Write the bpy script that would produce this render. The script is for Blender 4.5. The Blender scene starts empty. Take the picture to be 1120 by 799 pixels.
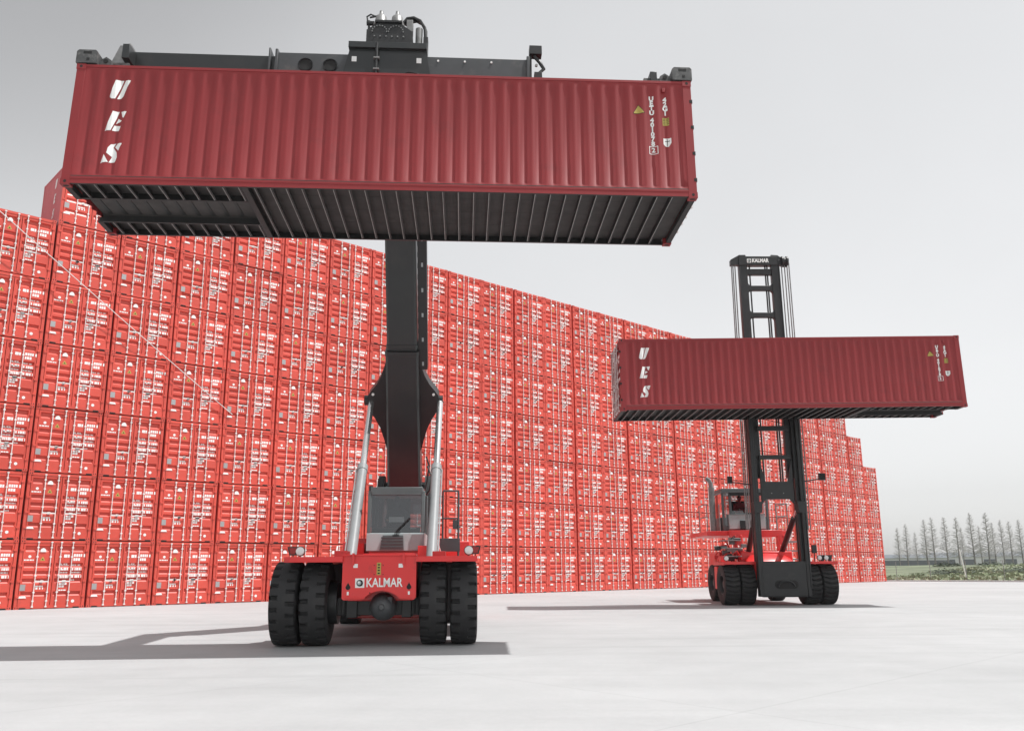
import bpy, bmesh, math, random
from math import sin, cos, tan, pi, radians, sqrt
from mathutils import Vector, Matrix, Euler
random.seed(7)
S = bpy.context.scene
COL = S.collection

# ------------------------------------------------------------------ materials
def mat(name, col, rough=.5, metal=0., noise=0., nscale=3., bump=0., bscale=40., spec=.5, dirt=None, dscale=2., dlo=.55, dhi=.75, rnd=0., coat=0.):
    m = bpy.data.materials.new(name); m.use_nodes = True
    nt = m.node_tree; N = nt.nodes; L = nt.links
    b = N['Principled BSDF']
    b.inputs['Roughness'].default_value = rough
    b.inputs['Metallic'].default_value = metal
    b.inputs['Specular IOR Level'].default_value = spec
    b.inputs['Coat Weight'].default_value = coat
    tc = N.new('ShaderNodeTexCoord')
    rgb = N.new('ShaderNodeRGB'); rgb.outputs[0].default_value = (*col, 1)
    out = rgb.outputs[0]
    if noise:
        n = N.new('ShaderNodeTexNoise'); n.inputs['Scale'].default_value = nscale; n.inputs['Detail'].default_value = 6
        L.new(tc.outputs['Object'], n.inputs['Vector'])
        mr = N.new('ShaderNodeMapRange'); mr.inputs[1].default_value = .3; mr.inputs[2].default_value = .7
        mr.inputs[3].default_value = 1 - noise; mr.inputs[4].default_value = 1 + noise
        L.new(n.outputs[0], mr.inputs[0])
        hs = N.new('ShaderNodeHueSaturation'); L.new(out, hs.inputs['Color']); L.new(mr.outputs[0], hs.inputs['Value'])
        out = hs.outputs[0]
    if rnd:
        oi = N.new('ShaderNodeObjectInfo')
        mr = N.new('ShaderNodeMapRange'); mr.inputs[3].default_value = 1 - rnd; mr.inputs[4].default_value = 1 + rnd
        L.new(oi.outputs['Random'], mr.inputs[0])
        hs = N.new('ShaderNodeHueSaturation'); L.new(out, hs.inputs['Color']); L.new(mr.outputs[0], hs.inputs['Value'])
        out = hs.outputs[0]
    if dirt:
        n = N.new('ShaderNodeTexNoise'); n.inputs['Scale'].default_value = dscale; n.inputs['Detail'].default_value = 9; n.inputs['Roughness'].default_value = .65
        L.new(tc.outputs['Object'], n.inputs['Vector'])
        mr = N.new('ShaderNodeMapRange'); mr.inputs[1].default_value = dlo; mr.inputs[2].default_value = dhi
        L.new(n.outputs[0], mr.inputs[0])
        mx = N.new('ShaderNodeMix'); mx.data_type = 'RGBA'; L.new(mr.outputs[0], mx.inputs[0]); L.new(out, mx.inputs[6])
        mx.inputs[7].default_value = (*dirt, 1); out = mx.outputs[2]
    L.new(out, b.inputs['Base Color'])
    if bump:
        n = N.new('ShaderNodeTexNoise'); n.inputs['Scale'].default_value = bscale; n.inputs['Detail'].default_value = 5
        L.new(tc.outputs['Object'], n.inputs['Vector'])
        bp = N.new('ShaderNodeBump'); bp.inputs['Strength'].default_value = bump; bp.inputs['Distance'].default_value = .02
        L.new(n.outputs[0], bp.inputs['Height']); L.new(bp.outputs[0], b.inputs['Normal'])
    return m

M = {}
M['red_stack'] = mat('red_stack_paint', (.62, .078, .054), .42, noise=.08, nscale=1.3, rnd=.09, dirt=(.48, .066, .048), dscale=2.5)
M['red_box'] = mat('maroon_box_paint', (.245, .022, .025), .5, spec=.4, noise=.07, nscale=.8, bump=.05, bscale=3, dirt=(.19, .020, .022), dscale=1.5, dlo=.55, dhi=.8)
M['red_side'] = mat('hazed_maroon_side_paint', (.52, .13, .14), .5, noise=.06)  # maroon lightened, hazy pinkish light put into the side colour
M['red_m'] = mat('machine_red_paint', (.70, .030, .030), .33, noise=.06, nscale=2, coat=.2, dirt=(.30, .03, .03), dscale=3, dlo=.6, dhi=.85)
M['white'] = mat('white_paint', (.82, .82, .80), .5, noise=.04, nscale=8)
M['galv'] = mat('galvanised_bar', (.74, .72, .70), .4, metal=.0, noise=.1, nscale=10, rnd=.06)
M['plate'] = mat('grey_plate', (.42, .42, .42), .35, metal=.5)
M['yellow'] = mat('yellow_sticker', (.44, .35, .08), .5)
M['dark'] = mat('dark_rubber_gap', (.012, .012, .012), .8)
M['tyre'] = mat('tyre_rubber', (.022, .022, .023), .75, noise=.15, nscale=5, bump=.2, bscale=60, dirt=(.042, .040, .038), dscale=4, dlo=.55, dhi=.85)
M['black'] = mat('black_steel', (.014, .015, .016), .42, noise=.15, nscale=4, dirt=(.035, .033, .031), dscale=3, dlo=.55, dhi=.85)
M['boom'] = mat('charcoal_boom_paint', (.020, .023, .024), .34, noise=.12, nscale=1.5, dirt=(.034, .033, .032), dscale=1.6, dlo=.5, dhi=.8)
M['grey_d'] = mat('dark_grey_paint', (.055, .059, .063), .45, noise=.12, nscale=3, dirt=(.095, .093, .09), dscale=4)
M['grey_l'] = mat('light_grey_paint', (.37, .42, .425), .45, noise=.06, nscale=3, dirt=(.27, .27, .26), dscale=3)
M['grey_m'] = mat('mid_grey_paint', (.10, .118, .12), .45, noise=.08)
M['cyl'] = mat('cylinder_grey_paint', (.25, .26, .265), .42, metal=.0, noise=.06, nscale=6)
M['chrome'] = mat('chrome_rod', (.80, .80, .80), .18, metal=.9, noise=.05)
M['steel'] = mat('bare_steel', (.22, .22, .218), .45, metal=.3, noise=.2, nscale=9)
M['floorply'] = mat('floor_underside', (.050, .045, .043), .8, noise=.2, nscale=3, dirt=(.03, .027, .025), dscale=2)
M['xmember'] = mat('underframe_coating', (.014, .014, .014), .6, noise=.2, nscale=4, dirt=(.03, .028, .027), dscale=6, dlo=.55, dhi=.8)
M['flange'] = mat('pale_flange', (.26, .25, .24), .6, noise=.2, nscale=4)  # paler strip along the lower edge of each cross member
M['worn_grey'] = mat('worn_grey_casting', (.065, .066, .066), .55, noise=.3, nscale=7, dirt=(.17, .165, .16), dscale=8, dlo=.52, dhi=.7)
M['lamp_w'] = mat('lamp_lens', (.75, .75, .74), .12)
M['lamp_r'] = mat('red_lens', (.30, .02, .02), .15)
M['cloth_r'] = mat('red_jacket', (.42, .02, .03), .9, bump=.1)
M['cloth_d'] = mat('dark_workwear', (.03, .033, .04), .9, bump=.1)
M['skin'] = mat('skin', (.52, .33, .25), .55)
M['hair'] = mat('black_hair', (.012, .011, .010), .6)
M['bark'] = mat('grey_bark', (.22, .21, .205), .9, noise=.2)
M['twig'] = mat('bare_twigs', (.45, .44, .435), .9, noise=.15)
M['leaf'] = mat('bush_leaves', (.075, .095, .06), .7, noise=.4, nscale=2)
M['wire'] = mat('fence_wire', (.25, .25, .24), .6)
M['far_wall'] = mat('far_cladding', (.62, .63, .64), .7, noise=.05)
M['far_roof'] = mat('far_roofing', (.13, .145, .165), .9)
M['rope'] = mat('white_rope', (.72, .71, .69), .8, bump=.3, bscale=120)

def glass_mat():
    m = bpy.data.materials.new('tinted_cab_glass'); m.use_nodes = True
    nt = m.node_tree; N = nt.nodes; L = nt.links; N.clear()
    o = N.new('ShaderNodeOutputMaterial'); mx = N.new('ShaderNodeMixShader')
    t = N.new('ShaderNodeBsdfTransparent'); t.inputs[0].default_value = (.46, .49, .50, 1)
    g = N.new('ShaderNodeBsdfGlossy'); g.inputs['Roughness'].default_value = .03; g.inputs[0].default_value = (.95, .97, 1, 1)
    fr = N.new('ShaderNodeFresnel'); fr.inputs[0].default_value = 1.5
    ad = N.new('ShaderNodeMath'); ad.operation = 'ADD'; ad.inputs[1].default_value = .07
    L.new(fr.outputs[0], ad.inputs[0]); L.new(ad.outputs[0], mx.inputs[0])
    L.new(t.outputs[0], mx.inputs[1]); L.new(g.outputs[0], mx.inputs[2]); L.new(mx.outputs[0], o.inputs[0])
    return m
M['glass'] = glass_mat()

def concrete_mat():
    m = bpy.data.materials.new('yard_concrete'); m.use_nodes = True
    nt = m.node_tree; N = nt.nodes; L = nt.links; b = N['Principled BSDF']
    tc = N.new('ShaderNodeTexCoord')
    mp = N.new('ShaderNodeMapping'); mp.inputs['Rotation'].default_value = (0, 0, -.7426); L.new(tc.outputs['Object'], mp.inputs[0])
    def noise(scale, detail=6, rough=.55, vec=None, dist=0.):
        n = N.new('ShaderNodeTexNoise'); n.inputs['Scale'].default_value = scale; n.inputs['Detail'].default_value = detail
        n.inputs['Roughness'].default_value = rough; n.inputs['Distortion'].default_value = dist
        L.new(vec or tc.outputs['Object'], n.inputs['Vector']); return n.outputs[0]
    def rng(v, a, b_, c, d):
        r = N.new('ShaderNodeMapRange'); r.inputs[1].default_value = a; r.inputs[2].default_value = b_; r.inputs[3].default_value = c; r.inputs[4].default_value = d
        L.new(v, r.inputs[0]); return r.outputs[0]
    def mul(a, b_):
        x = N.new('ShaderNodeMath'); x.operation = 'MULTIPLY'; L.new(a, x.inputs[0]); L.new(b_, x.inputs[1]); return x.outputs[0]
    v = rng(noise(.12, 5), .3, .7, .90, 1.06)
    v = mul(v, rng(noise(.9, 8, .6), .3, .75, 1.03, .93))
    v = mul(v, rng(noise(14, 6, .7), .3, .8, 1.03, .94))
    # long brushed streaks left by sweeping and tyres
    mp2 = N.new('ShaderNodeMapping'); mp2.inputs['Scale'].default_value = (.08, 1.1, 1); mp2.inputs['Rotation'].default_value = (0, 0, .25); L.new(tc.outputs['Object'], mp2.inputs[0])
    v = mul(v, rng(noise(1.0, 6, .6, mp2.outputs[0], .8), .45, .75, 1.0, .93))
    mp3 = N.new('ShaderNodeMapping'); mp3.inputs['Scale'].default_value = (.05, .8, 1); mp3.inputs['Rotation'].default_value = (0, 0, -.75); L.new(tc.outputs['Object'], mp3.inputs[0])
    v = mul(v, rng(noise(1.6, 4, .5, mp3.outputs[0], .4), .58, .72, 1.0, .90))
    # slab joints
    sx = N.new('ShaderNodeSeparateXYZ'); L.new(mp.outputs[0], sx.inputs[0])
    jt = None
    for k, per in ((0, 9.0), (1, 6.0)):
        md = N.new('ShaderNodeMath'); md.operation = 'PINGPONG'; md.inputs[1].default_value = per / 2
        L.new(sx.outputs[k], md.inputs[0])
        r = rng(md.outputs[0], .004, .02, .87, 1.0)
        jt = r if jt is None else mul(jt, r)
    v = mul(v, jt)
    hs = N.new('ShaderNodeHueSaturation'); hs.inputs['Color'].default_value = (.404, .409, .412, 1); L.new(v, hs.inputs['Value'])
    L.new(hs.outputs[0], b.inputs['Base Color']); b.inputs['Roughness'].default_value = .78; b.inputs['Specular IOR Level'].default_value = .3
    bp = N.new('ShaderNodeBump'); bp.inputs['Strength'].default_value = .15; bp.inputs['Distance'].default_value = .01
    L.new(noise(35, 5), bp.inputs['Height']); L.new(bp.outputs[0], b.inputs['Normal'])
    return m
M['concrete'] = concrete_mat()
M['kerb'] = mat('kerb_concrete', (.50, .50, .49), .8, noise=.08)
M['soil'] = mat('meadow_soil', (.135, .155, .095), .95, noise=.35, nscale=.25, dirt=(.17, .17, .12), dscale=.12)
M['grass'] = mat('meadow_grass', (.26, .30, .18), .9, noise=.35, nscale=.15, dirt=(.33, .32, .22), dscale=.2, dlo=.45, dhi=.6)

# ------------------------------------------------------------------ mesh builder
class MB:
    def __init__(s): s.v = []; s.f = []; s.m = []; s.sm = []
    def add(s, vs, fs, mi=0, smooth=False, X=None):
        o = len(s.v)
        s.v += [tuple(X @ Vector(p)) if X else tuple(p) for p in vs]
        for f in fs: s.f.append(tuple(i + o for i in f)); s.m.append(mi); s.sm.append(smooth)
    def box(s, x0, x1, y0, y1, z0, z1, mi=0, X=None):
        vs = [(x, y, z) for z in (z0, z1) for y in (y0, y1) for x in (x0, x1)]
        s.add(vs, [(0, 2, 3, 1), (4, 5, 7, 6), (0, 1, 5, 4), (2, 6, 7, 3), (0, 4, 6, 2), (1, 3, 7, 5)], mi, False, X)
    def prism(s, poly, t0, t1, axis='y', mi=0, X=None, smooth=False):
        # poly: list of (a,b); axis y: (x,z) extruded in y; axis x: (y,z) in x; axis z: (x,y) in z
        def P(a, b, t): return {'y': (a, t, b), 'x': (t, a, b), 'z': (a, b, t)}[axis]
        n = len(poly)
        vs = [P(a, b, t0) for a, b in poly] + [P(a, b, t1) for a, b in poly]
        fs = [(i, (i + 1) % n, n + (i + 1) % n, n + i) for i in range(n)]
        s.add(vs, fs, mi, smooth, X)
        s.add(vs, [tuple(range(n))[::-1], tuple(range(n, 2 * n))], mi, False, X)
    def tube(s, p0, p1, r0, r1=None, n=10, mi=0, cap=True, X=None):
        r1 = r0 if r1 is None else r1
        p0 = Vector(p0); p1 = Vector(p1); d = (p1 - p0).normalized()
        a = d.orthogonal().normalized(); b = d.cross(a)
        vs = [p0 + (a * cos(2 * pi * i / n) + b * sin(2 * pi * i / n)) * r0 for i in range(n)] + \
             [p1 + (a * cos(2 * pi * i / n) + b * sin(2 * pi * i / n)) * r1 for i in range(n)]
        s.add(vs, [(i, (i + 1) % n, n + (i + 1) % n, n + i) for i in range(n)], mi, n > 5, X)
        if cap: s.add(vs, [tuple(range(n))[::-1], tuple(range(n, 2 * n))], mi, False, X)
    def path(s, pts, r, n=6, mi=0, X=None):
        pts = [Vector(p) for p in pts]; rings = []
        ref = None
        for i, p in enumerate(pts):
            d = (pts[min(i + 1, len(pts) - 1)] - pts[max(i - 1, 0)]).normalized()
            if ref is None: ref = d.orthogonal().normalized()
            a = (ref - d * ref.dot(d)).normalized(); ref = a; b = d.cross(a)
            rings.append([p + (a * cos(2 * pi * k / n) + b * sin(2 * pi * k / n)) * r for k in range(n)])
        vs = [q for rg in rings for q in rg]; fs = []
        for i in range(len(pts) - 1):
            for k in range(n): fs.append((i * n + k, i * n + (k + 1) % n, (i + 1) * n + (k + 1) % n, (i + 1) * n + k))
        fs += [tuple(range(n))[::-1], tuple(range((len(pts) - 1) * n, len(pts) * n))]
        s.add(vs, fs, mi, True, X)
    def lathe(s, prof, n=24, axis='z', c=(0, 0, 0), mi=0, X=None, close=True):
        # prof: list of (r, h)
        vs = []; fs = []
        for r, h in prof:
            for k in range(n):
                a = 2 * pi * k / n; u, w = r * cos(a), r * sin(a)
                p = {'z': (u, w, h), 'x': (h, u, w), 'y': (u, h, w)}[axis]
                vs.append((p[0] + c[0], p[1] + c[1], p[2] + c[2]))
        for i in range(len(prof) - 1):
            for k in range(n): fs.append((i * n + k, i * n + (k + 1) % n, (i + 1) * n + (k + 1) % n, (i + 1) * n + k))
        s.add(vs, fs, mi, True, X)
        if close: s.add(vs, [tuple(range(n)), tuple(range((len(prof) - 1) * n, len(prof) * n))], mi, False, X)
    def mesh(s, name, mats):
        me = bpy.data.meshes.new(name); me.from_pydata(s.v, [], s.f)
        for m in (mats if isinstance(mats, (list, tuple)) else [mats]): me.materials.append(M[m] if isinstance(m, str) else m)
        me.polygons.foreach_set('material_index', s.m)
        me.polygons.foreach_set('use_smooth', s.sm)
        bm = bmesh.new(); bm.from_mesh(me); bmesh.ops.recalc_face_normals(bm, faces=bm.faces); bm.to_mesh(me); bm.free()
        try: me.set_sharp_from_angle(angle=radians(40))
        except Exception: pass
        return me
    def clusters(s):
        # pieces that touch (by bounding box) stay together, the others become objects of their own
        n = len(s.v); par = list(range(n))
        def fd(a):
            while par[a] != a: par[a] = par[par[a]]; a = par[a]
            return a
        for f in s.f:
            for i in f[1:]: par[fd(i)] = fd(f[0])
        bb = {}
        for i, p in enumerate(s.v):
            r = fd(i); b = bb.setdefault(r, [list(p), list(p)])
            for k_ in range(3): b[0][k_] = min(b[0][k_], p[k_]); b[1][k_] = max(b[1][k_], p[k_])
        ks = list(bb); e = .004; ch = True
        for i, a in enumerate(ks):
            for c_ in ks[:i]:
                if fd(a) != fd(c_) and all(bb[a][0][k_] - e < bb[c_][1][k_] and bb[c_][0][k_] - e < bb[a][1][k_] for k_ in range(3)): par[fd(a)] = fd(c_)
        out = {}
        for f, m_, q in zip(s.f, s.m, s.sm): out.setdefault(fd(f[0]), []).append((f, m_, q))
        res = []
        for fs in out.values():
            mb = MB(); mp = {}
            for f, m_, q in fs:
                g_ = []
                for i in f:
                    if i not in mp: mp[i] = len(mb.v); mb.v.append(s.v[i])
                    g_.append(mp[i])
                mb.f.append(tuple(g_)); mb.m.append(m_); mb.sm.append(q)
            res.append(mb)
        return res
    def pieces(s, name, mats, parent, bevel=0.):
        return [mb.build(name, mats, parent, bevel) for mb in s.clusters()]
    def build(s, name, mats, parent=None, bevel=0., loc=None, mw=None):
        o = bpy.data.objects.new(name, s.mesh(name, mats)); COL.objects.link(o)
        if parent: o.parent = parent
        if mw is not None: o.matrix_local = mw
        if loc is not None: o.location = loc
        if bevel:
            b = o.modifiers.new('bevel', 'BEVEL'); b.width = bevel; b.segments = 2; b.limit_method = 'ANGLE'; b.angle_limit = radians(50)
            b.harden_normals = False
        return o
def empty(name, loc=(0, 0, 0), rz=0, mw=None):
    o = bpy.data.objects.new(name, None); COL.objects.link(o); o.empty_display_size = .3
    if mw is not None: o.matrix_world = mw
    else: o.location = loc; o.rotation_euler = (0, 0, rz)
    return o
def tag(o, label=None, cat=None, group=None, kind=None):
    if label: o['label'] = label
    if cat: o['category'] = cat
    if group: o['group'] = group
    if kind: o['kind'] = kind
    return o
def text_polys(txt, size, fat=.0, sx=1.):
    cu = bpy.data.curves.new('t', 'FONT'); cu.body = txt; cu.size = size; cu.offset = fat; cu.align_x = 'CENTER'; cu.align_y = 'CENTER'
    cu.resolution_u = 3
    o = bpy.data.objects.new('t', cu); COL.objects.link(o)
    dg = bpy.context.evaluated_depsgraph_get(); me = o.evaluated_get(dg).to_mesh()
    vs = [(v.co.x * sx, v.co.y) for v in me.vertices]; fs = [tuple(p.vertices) for p in me.polygons]
    o.evaluated_get(dg).to_mesh_clear(); bpy.data.objects.remove(o); bpy.data.curves.remove(cu)
    return vs, fs

# ------------------------------------------------------------------ camera
cam = bpy.data.cameras.new('camera'); co = bpy.data.objects.new('camera', cam); COL.objects.link(co)
cam.sensor_width = 36; cam.lens = .956838 * 1000 / 1120 * 36; cam.clip_end = 3000; cam.clip_start = .1
P_, R_ = .22829014, -.00739144
f_ = Vector((0, cos(P_), sin(P_))); u_ = Vector((0, -sin(P_), cos(P_))); r_ = Vector((1, 0, 0))
Rr = r_ * cos(R_) + u_ * sin(R_); Uu = -r_ * sin(R_) + u_ * cos(R_)
co.matrix_world = Matrix((( Rr.x, Uu.x, -f_.x, 0), (Rr.y, Uu.y, -f_.y, 0), (Rr.z, Uu.z, -f_.z, 1.359), (0, 0, 0, 1)))
S.camera = co

# ------------------------------------------------------------------ light
SUN = Vector((.435, -.095, 1)).normalized()
el = math.asin(SUN.z); az = math.atan2(SUN.x, SUN.y)
W = bpy.data.worlds.new('World'); S.world = W; W.use_nodes = True
nt = W.node_tree; N = nt.nodes; L = nt.links
bg = N['Background']; sky = N.new('ShaderNodeTexSky'); sky.sky_type = 'NISHITA'; sky.sun_disc = False
sky.sun_elevation = el; sky.sun_rotation = az; sky.dust_density = 1.6; sky.air_density = 1.; sky.ozone_density = 1.
hs = N.new('ShaderNodeHueSaturation'); hs.inputs['Saturation'].default_value = .10; hs.inputs['Value'].default_value = 1.
gm = N.new('ShaderNodeGamma'); gm.inputs[1].default_value = .60
L.new(sky.outputs[0], hs.inputs['Color']); L.new(hs.outputs[0], gm.inputs[0])
tc = N.new('ShaderNodeTexCoord')
cn = N.new('ShaderNodeTexNoise'); cn.inputs['Scale'].default_value = 1.6; cn.inputs['Detail'].default_value = 5; cn.inputs['Roughness'].default_value = .5
L.new(tc.outputs['Generated'], cn.inputs['Vector'])
cr_ = N.new('ShaderNodeMapRange'); cr_.inputs[1].default_value = .3; cr_.inputs[2].default_value = .7; cr_.inputs[3].default_value = .93; cr_.inputs[4].default_value = 1.04; L.new(cn.outputs[0], cr_.inputs[0])
dp = N.new('ShaderNodeVectorMath'); dp.operation = 'DOT_PRODUCT'; dp.inputs[1].default_value = Vector((-.504, .42, .756)).normalized(); L.new(tc.outputs['Generated'], dp.inputs[0])
dr_ = N.new('ShaderNodeMapRange'); dr_.interpolation_type = 'SMOOTHERSTEP'; dr_.inputs[1].default_value = .76; dr_.inputs[2].default_value = .97; dr_.inputs[3].default_value = 1.; dr_.inputs[4].default_value = .68; L.new(dp.outputs['Value'], dr_.inputs[0])
ml_ = N.new('ShaderNodeMath'); ml_.operation = 'MULTIPLY'; L.new(cr_.outputs[0], ml_.inputs[0]); L.new(dr_.outputs[0], ml_.inputs[1])
sc_ = N.new('ShaderNodeVectorMath'); sc_.operation = 'SCALE'; L.new(gm.outputs[0], sc_.inputs[0]); L.new(ml_.outputs[0], sc_.inputs['Scale'])
L.new(sc_.outputs[0], bg.inputs['Color']); bg.inputs['Strength'].default_value = .15
sl = bpy.data.lights.new('sun', 'SUN'); sl.energy = 2.1; sl.angle = radians(.53); sl.color = (1, .985, .965)
so = bpy.data.objects.new('sun', sl); COL.objects.link(so); so.rotation_euler = SUN.to_track_quat('Z', 'Y').to_euler(); so.location = (20, 10, 40)
S.view_settings.view_transform = 'Standard'; S.view_settings.look = 'None'; S.view_settings.exposure = 1.15; S.view_settings.gamma = 1
S.view_settings.use_curve_mapping = False

# ------------------------------------------------------------------ ground
WA = .742577; WD = Vector((cos(WA), sin(WA), 0)); WN = Vector((-sin(WA), cos(WA), 0))   # along the wall, into the wall
W0 = Vector((-18.812, 33.9755, 0)); PT = 2.57432
def wallpt(a, b, z=0): return W0 + WD * a + WN * b + Vector((0, 0, z))
EDGE = 28.25 * PT
g = MB()
def yard_z(y): return -.0112 * min(max(0, 31 - y), 60)      # the yard drains gently away from the stacks
ga = [-120 + (EDGE + 120) * i / 60 for i in range(61)]; gb = [-160 + 220 * i / 60 for i in range(61)]
vs = []
for b_ in gb:
    for a_ in ga:
        p = wallpt(a_, b_); vs.append((p.x, p.y, yard_z(p.y)))
g.add(vs, [(i * 61 + j, i * 61 + j + 1, (i + 1) * 61 + j + 1, (i + 1) * 61 + j) for i in range(60) for j in range(60)], 0, True)
yard = tag(g.build('yard_pavement', 'concrete'), kind='structure')
k = MB()
def kb(a0, a1, b0, b1, z0, z1): 
    vs = [tuple(wallpt(a, b, z)) for z in (z0, z1) for b in (b0, b1) for a in (a0, a1)]
    k.add(vs, [(0, 2, 3, 1), (4, 5, 7, 6), (0, 1, 5, 4), (2, 6, 7, 3), (0, 4, 6, 2), (1, 3, 7, 5)])
kb(EDGE, EDGE + .3, -160, 60, -1.2, .12)
tag(k.build('kerb', 'kerb', bevel=.02), kind='structure')
# meadow terrain beyond the yard: a bank that rises, then runs to the horizon
def bank(t): 
    if t < 3: return .06 + .02 * t
    s = min(1, (t - 3) / 45); s = s * s * (3 - 2 * s)
    return .12 + 1.25 * s
t_ = MB(); ts = [.3, 2, 4, 7, 10, 14, 18, 23, 28, 34, 40, 48, 60, 90, 150, 300, 700, 2500]; bs = [-2500, -700, -300] + [-160 + 8 * i for i in range(30)] + [110, 160, 300, 700, 2500]
rr = random.Random(3)
vs = [tuple(wallpt(EDGE + t, b, bank(t) + (rr.uniform(-.08, .12) if 3 < t < 100 else 0))) for t in ts for b in bs]
nb = len(bs)
fs = [(i * nb + j, i * nb + j + 1, (i + 1) * nb + j + 1, (i + 1) * nb + j) for i in range(len(ts) - 1) for j in range(nb - 1)]
t_.add(vs, fs, 0, True)
# the rest of the land, on the other three sides of the yard
t_.add([tuple(wallpt(a, b, -1.2)) for a, b in ((-2500, -2500), (EDGE + .2, -2500), (EDGE + .2, 2500), (-2500, 2500))], [(0, 1, 2, 3)])
tag(t_.build('meadow_ground', 'soil'), kind='structure')
gr = MB(); rr = random.Random(5)
for i in range(11000):
    t = .5 + 52 * rr.random() ** 1.3; b = rr.uniform(-70, 6)
    p = wallpt(EDGE + t, b, bank(t)); a = rr.uniform(0, pi); h = rr.uniform(.10, .30) * (1.3 if rr.random() < .1 else 1); w = rr.uniform(.1, .3)
    dx, dy = cos(a) * w, sin(a) * w; lx, ly = rr.uniform(-.12, .12), rr.uniform(-.12, .12)
    z = p.z - .05
    gr.add([(p.x - dx, p.y - dy, z), (p.x + dx, p.y + dy, z), (p.x + dx * .6 + lx, p.y + dy * .6 + ly, z + h * rr.uniform(.6, 1)), (p.x + lx, p.y + ly, z + h * .7), (p.x - dx * .7 + lx, p.y - dy * .7 + ly, z + h)], [(0, 1, 2, 3, 4)])
tag(gr.build('meadow_grass', 'grass'), 'rough pale green grass on the bank beyond the yard', 'grass', kind='stuff')

# ------------------------------------------------------------------ stacked containers
CW, CH, CL = 2.438, 2.591, 6.058
hw = CW / 2
def fz(fr): return CH * (1 - fr)
def corr_side(mb, x0, y0, y1, z0, z1, out, pitch=.282, dep=.04, mi=0):
    # side panel in a plane x = x0, running in y, corrugated vertically; 'out' = +1/-1 outward x direction
    ys = []; n = int((y1 - y0) / pitch); p = (y1 - y0) / n
    for i in range(n):
        for fr, d in ((0, 0), (.26, 0), (.5, 1), (.76, 1)): ys.append((y0 + (i + fr) * p, d))
    ys.append((y1, 0))
    rows = [(z0, 0), (z0 + .07, 1), (z1 - .07, 1), (z1, 0)]
    vs = [(x0 - out * dep * d * q, y, z) for z, q in rows for y, d in ys]; m = len(ys)
    mb.add(vs, [(r * m + i, r * m + i + 1, (r + 1) * m + i + 1, (r + 1) * m + i) for r in range(3) for i in range(m - 1)], mi)
def wall_body():
    b = MB()                                     # 0 red  1 side maroon paled with haze  2 dark  3 galv
    for sx in (-1, 1):
        x0, x1 = sorted((sx * hw, sx * (hw - .105)))
        b.box(x0, x1, .008, .16, .118, CH - .118)                      # corner posts at the door end
        b.box(x0, x1, CL - .12, CL, .118, CH - .118, 1)
        for y0 in (-.004, CL - .178):
            for z0 in (0, CH - .118):
                b.box(*sorted((sx * (hw + .003), sx * (hw - .165))), y0, y0 + .182, z0 + .003, z0 + .115, 0 if y0 < 1 else 1)
                if y0 < 1:
                    cz = z0 + .06
                    for cx in (sx * (hw - .125), sx * (hw - .05)): b.add([(cx + .017 * cos(a), y0 - .002, cz + .030 * sin(a)) for a in [pi * i / 4 for i in range(8)]], [tuple(range(8))], 2)
        corr_side(b, sx * (hw - .012), .16, CL - .12, .15, CH - .06, sx, mi=1)
        b.box(*sorted((sx * hw, sx * (hw - .06))), .178, CL - .178, CH - .07, CH - .012, 1)
        b.box(*sorted((sx * hw, sx * (hw - .05))), .178, CL - .178, .02, .165, 1)
        for i in range(4):                                             # hinge lugs
            z = .42 + i * .58
            b.box(*sorted((sx * (hw - .02), sx * (hw - .135))), -.018, .008, z, z + .075)
    b.box(-hw + .165, hw - .165, .006, .14, CH - .125, CH - .022)       # header
    b.box(-hw + .165, hw - .165, .004, .12, .022, .135)                # sill
    b.box(-hw + .18, -hw + .40, -.002, .004, .012, .060, 2); b.box(hw - .40, hw - .18, -.002, .004, .012, .060, 2)   # fork slots in the sill
    b.box(-hw + .05, hw - .05, .14, CL - .1, CH - .05, CH - .02, 1)      # roof
    b.box(-hw + .05, hw - .05, .13, CL - .1, .10, .13, 2)               # floor
    b.box(-hw + .105, hw - .105, CL - .08, CL - .04, .118, CH - .05, 1)  # closed far end
    b.box(-hw + .105, hw - .105, .116, .128, .136, CH - .126, 2)             # dark backing behind the doors' gaps
    return b.mesh('container_body', ['red_stack', 'red_side', 'dark', 'galv'])
BANDS = [(.085, .178), (.335, .408), (.450, .518), (.560, .628), (.750, .818)]
def door_mesh(x0, x1):
    b = MB(); y0, y1 = .022, .100
    pr = [(fz(.052), y0)]
    for a, c_ in BANDS: pr += [(fz(a), y0), (fz(a + .010), y1), (fz(c_ - .032), y1), (fz(c_), y0)]
    pr += [(fz(.952), y0)]
    xs = [x0, x0 + .055, x0 + .085, x1 - .085, x1 - .055, x1]
    for i in range(5):
        if i in (0, 4):
            for j in range(len(pr) - 1):
                b.add([(xs[i], y0, pr[j][0]), (xs[i + 1], y0, pr[j][0]), (xs[i + 1], y0, pr[j + 1][0]), (xs[i], y0, pr[j + 1][0])], [(0, 1, 2, 3)])
        else:
            for j in range(len(pr) - 1):
                q = lambda x, k_: (x, y0 if x in (xs[1], xs[4]) else pr[k_][1], pr[k_][0])
                b.add([q(xs[i], j), q(xs[i + 1], j), q(xs[i + 1], j + 1), q(xs[i], j + 1)], [(0, 1, 2, 3)])
    b.box(x0, x0 + .03, y0 - .006, y0 + .07, fz(.952), fz(.052)); b.box(x1 - .03, x1, y0 - .006, y0 + .07, fz(.952), fz(.052))
    b.box(x0 + .03, x1 - .03, y0 - .004, y0 + .06, fz(.952) - .01, fz(.945)); b.box(x0 + .03, x1 - .03, y0 - .004, y0 + .06, fz(.057), fz(.05))
    return b.mesh('container_door', ['red_stack'])
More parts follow.
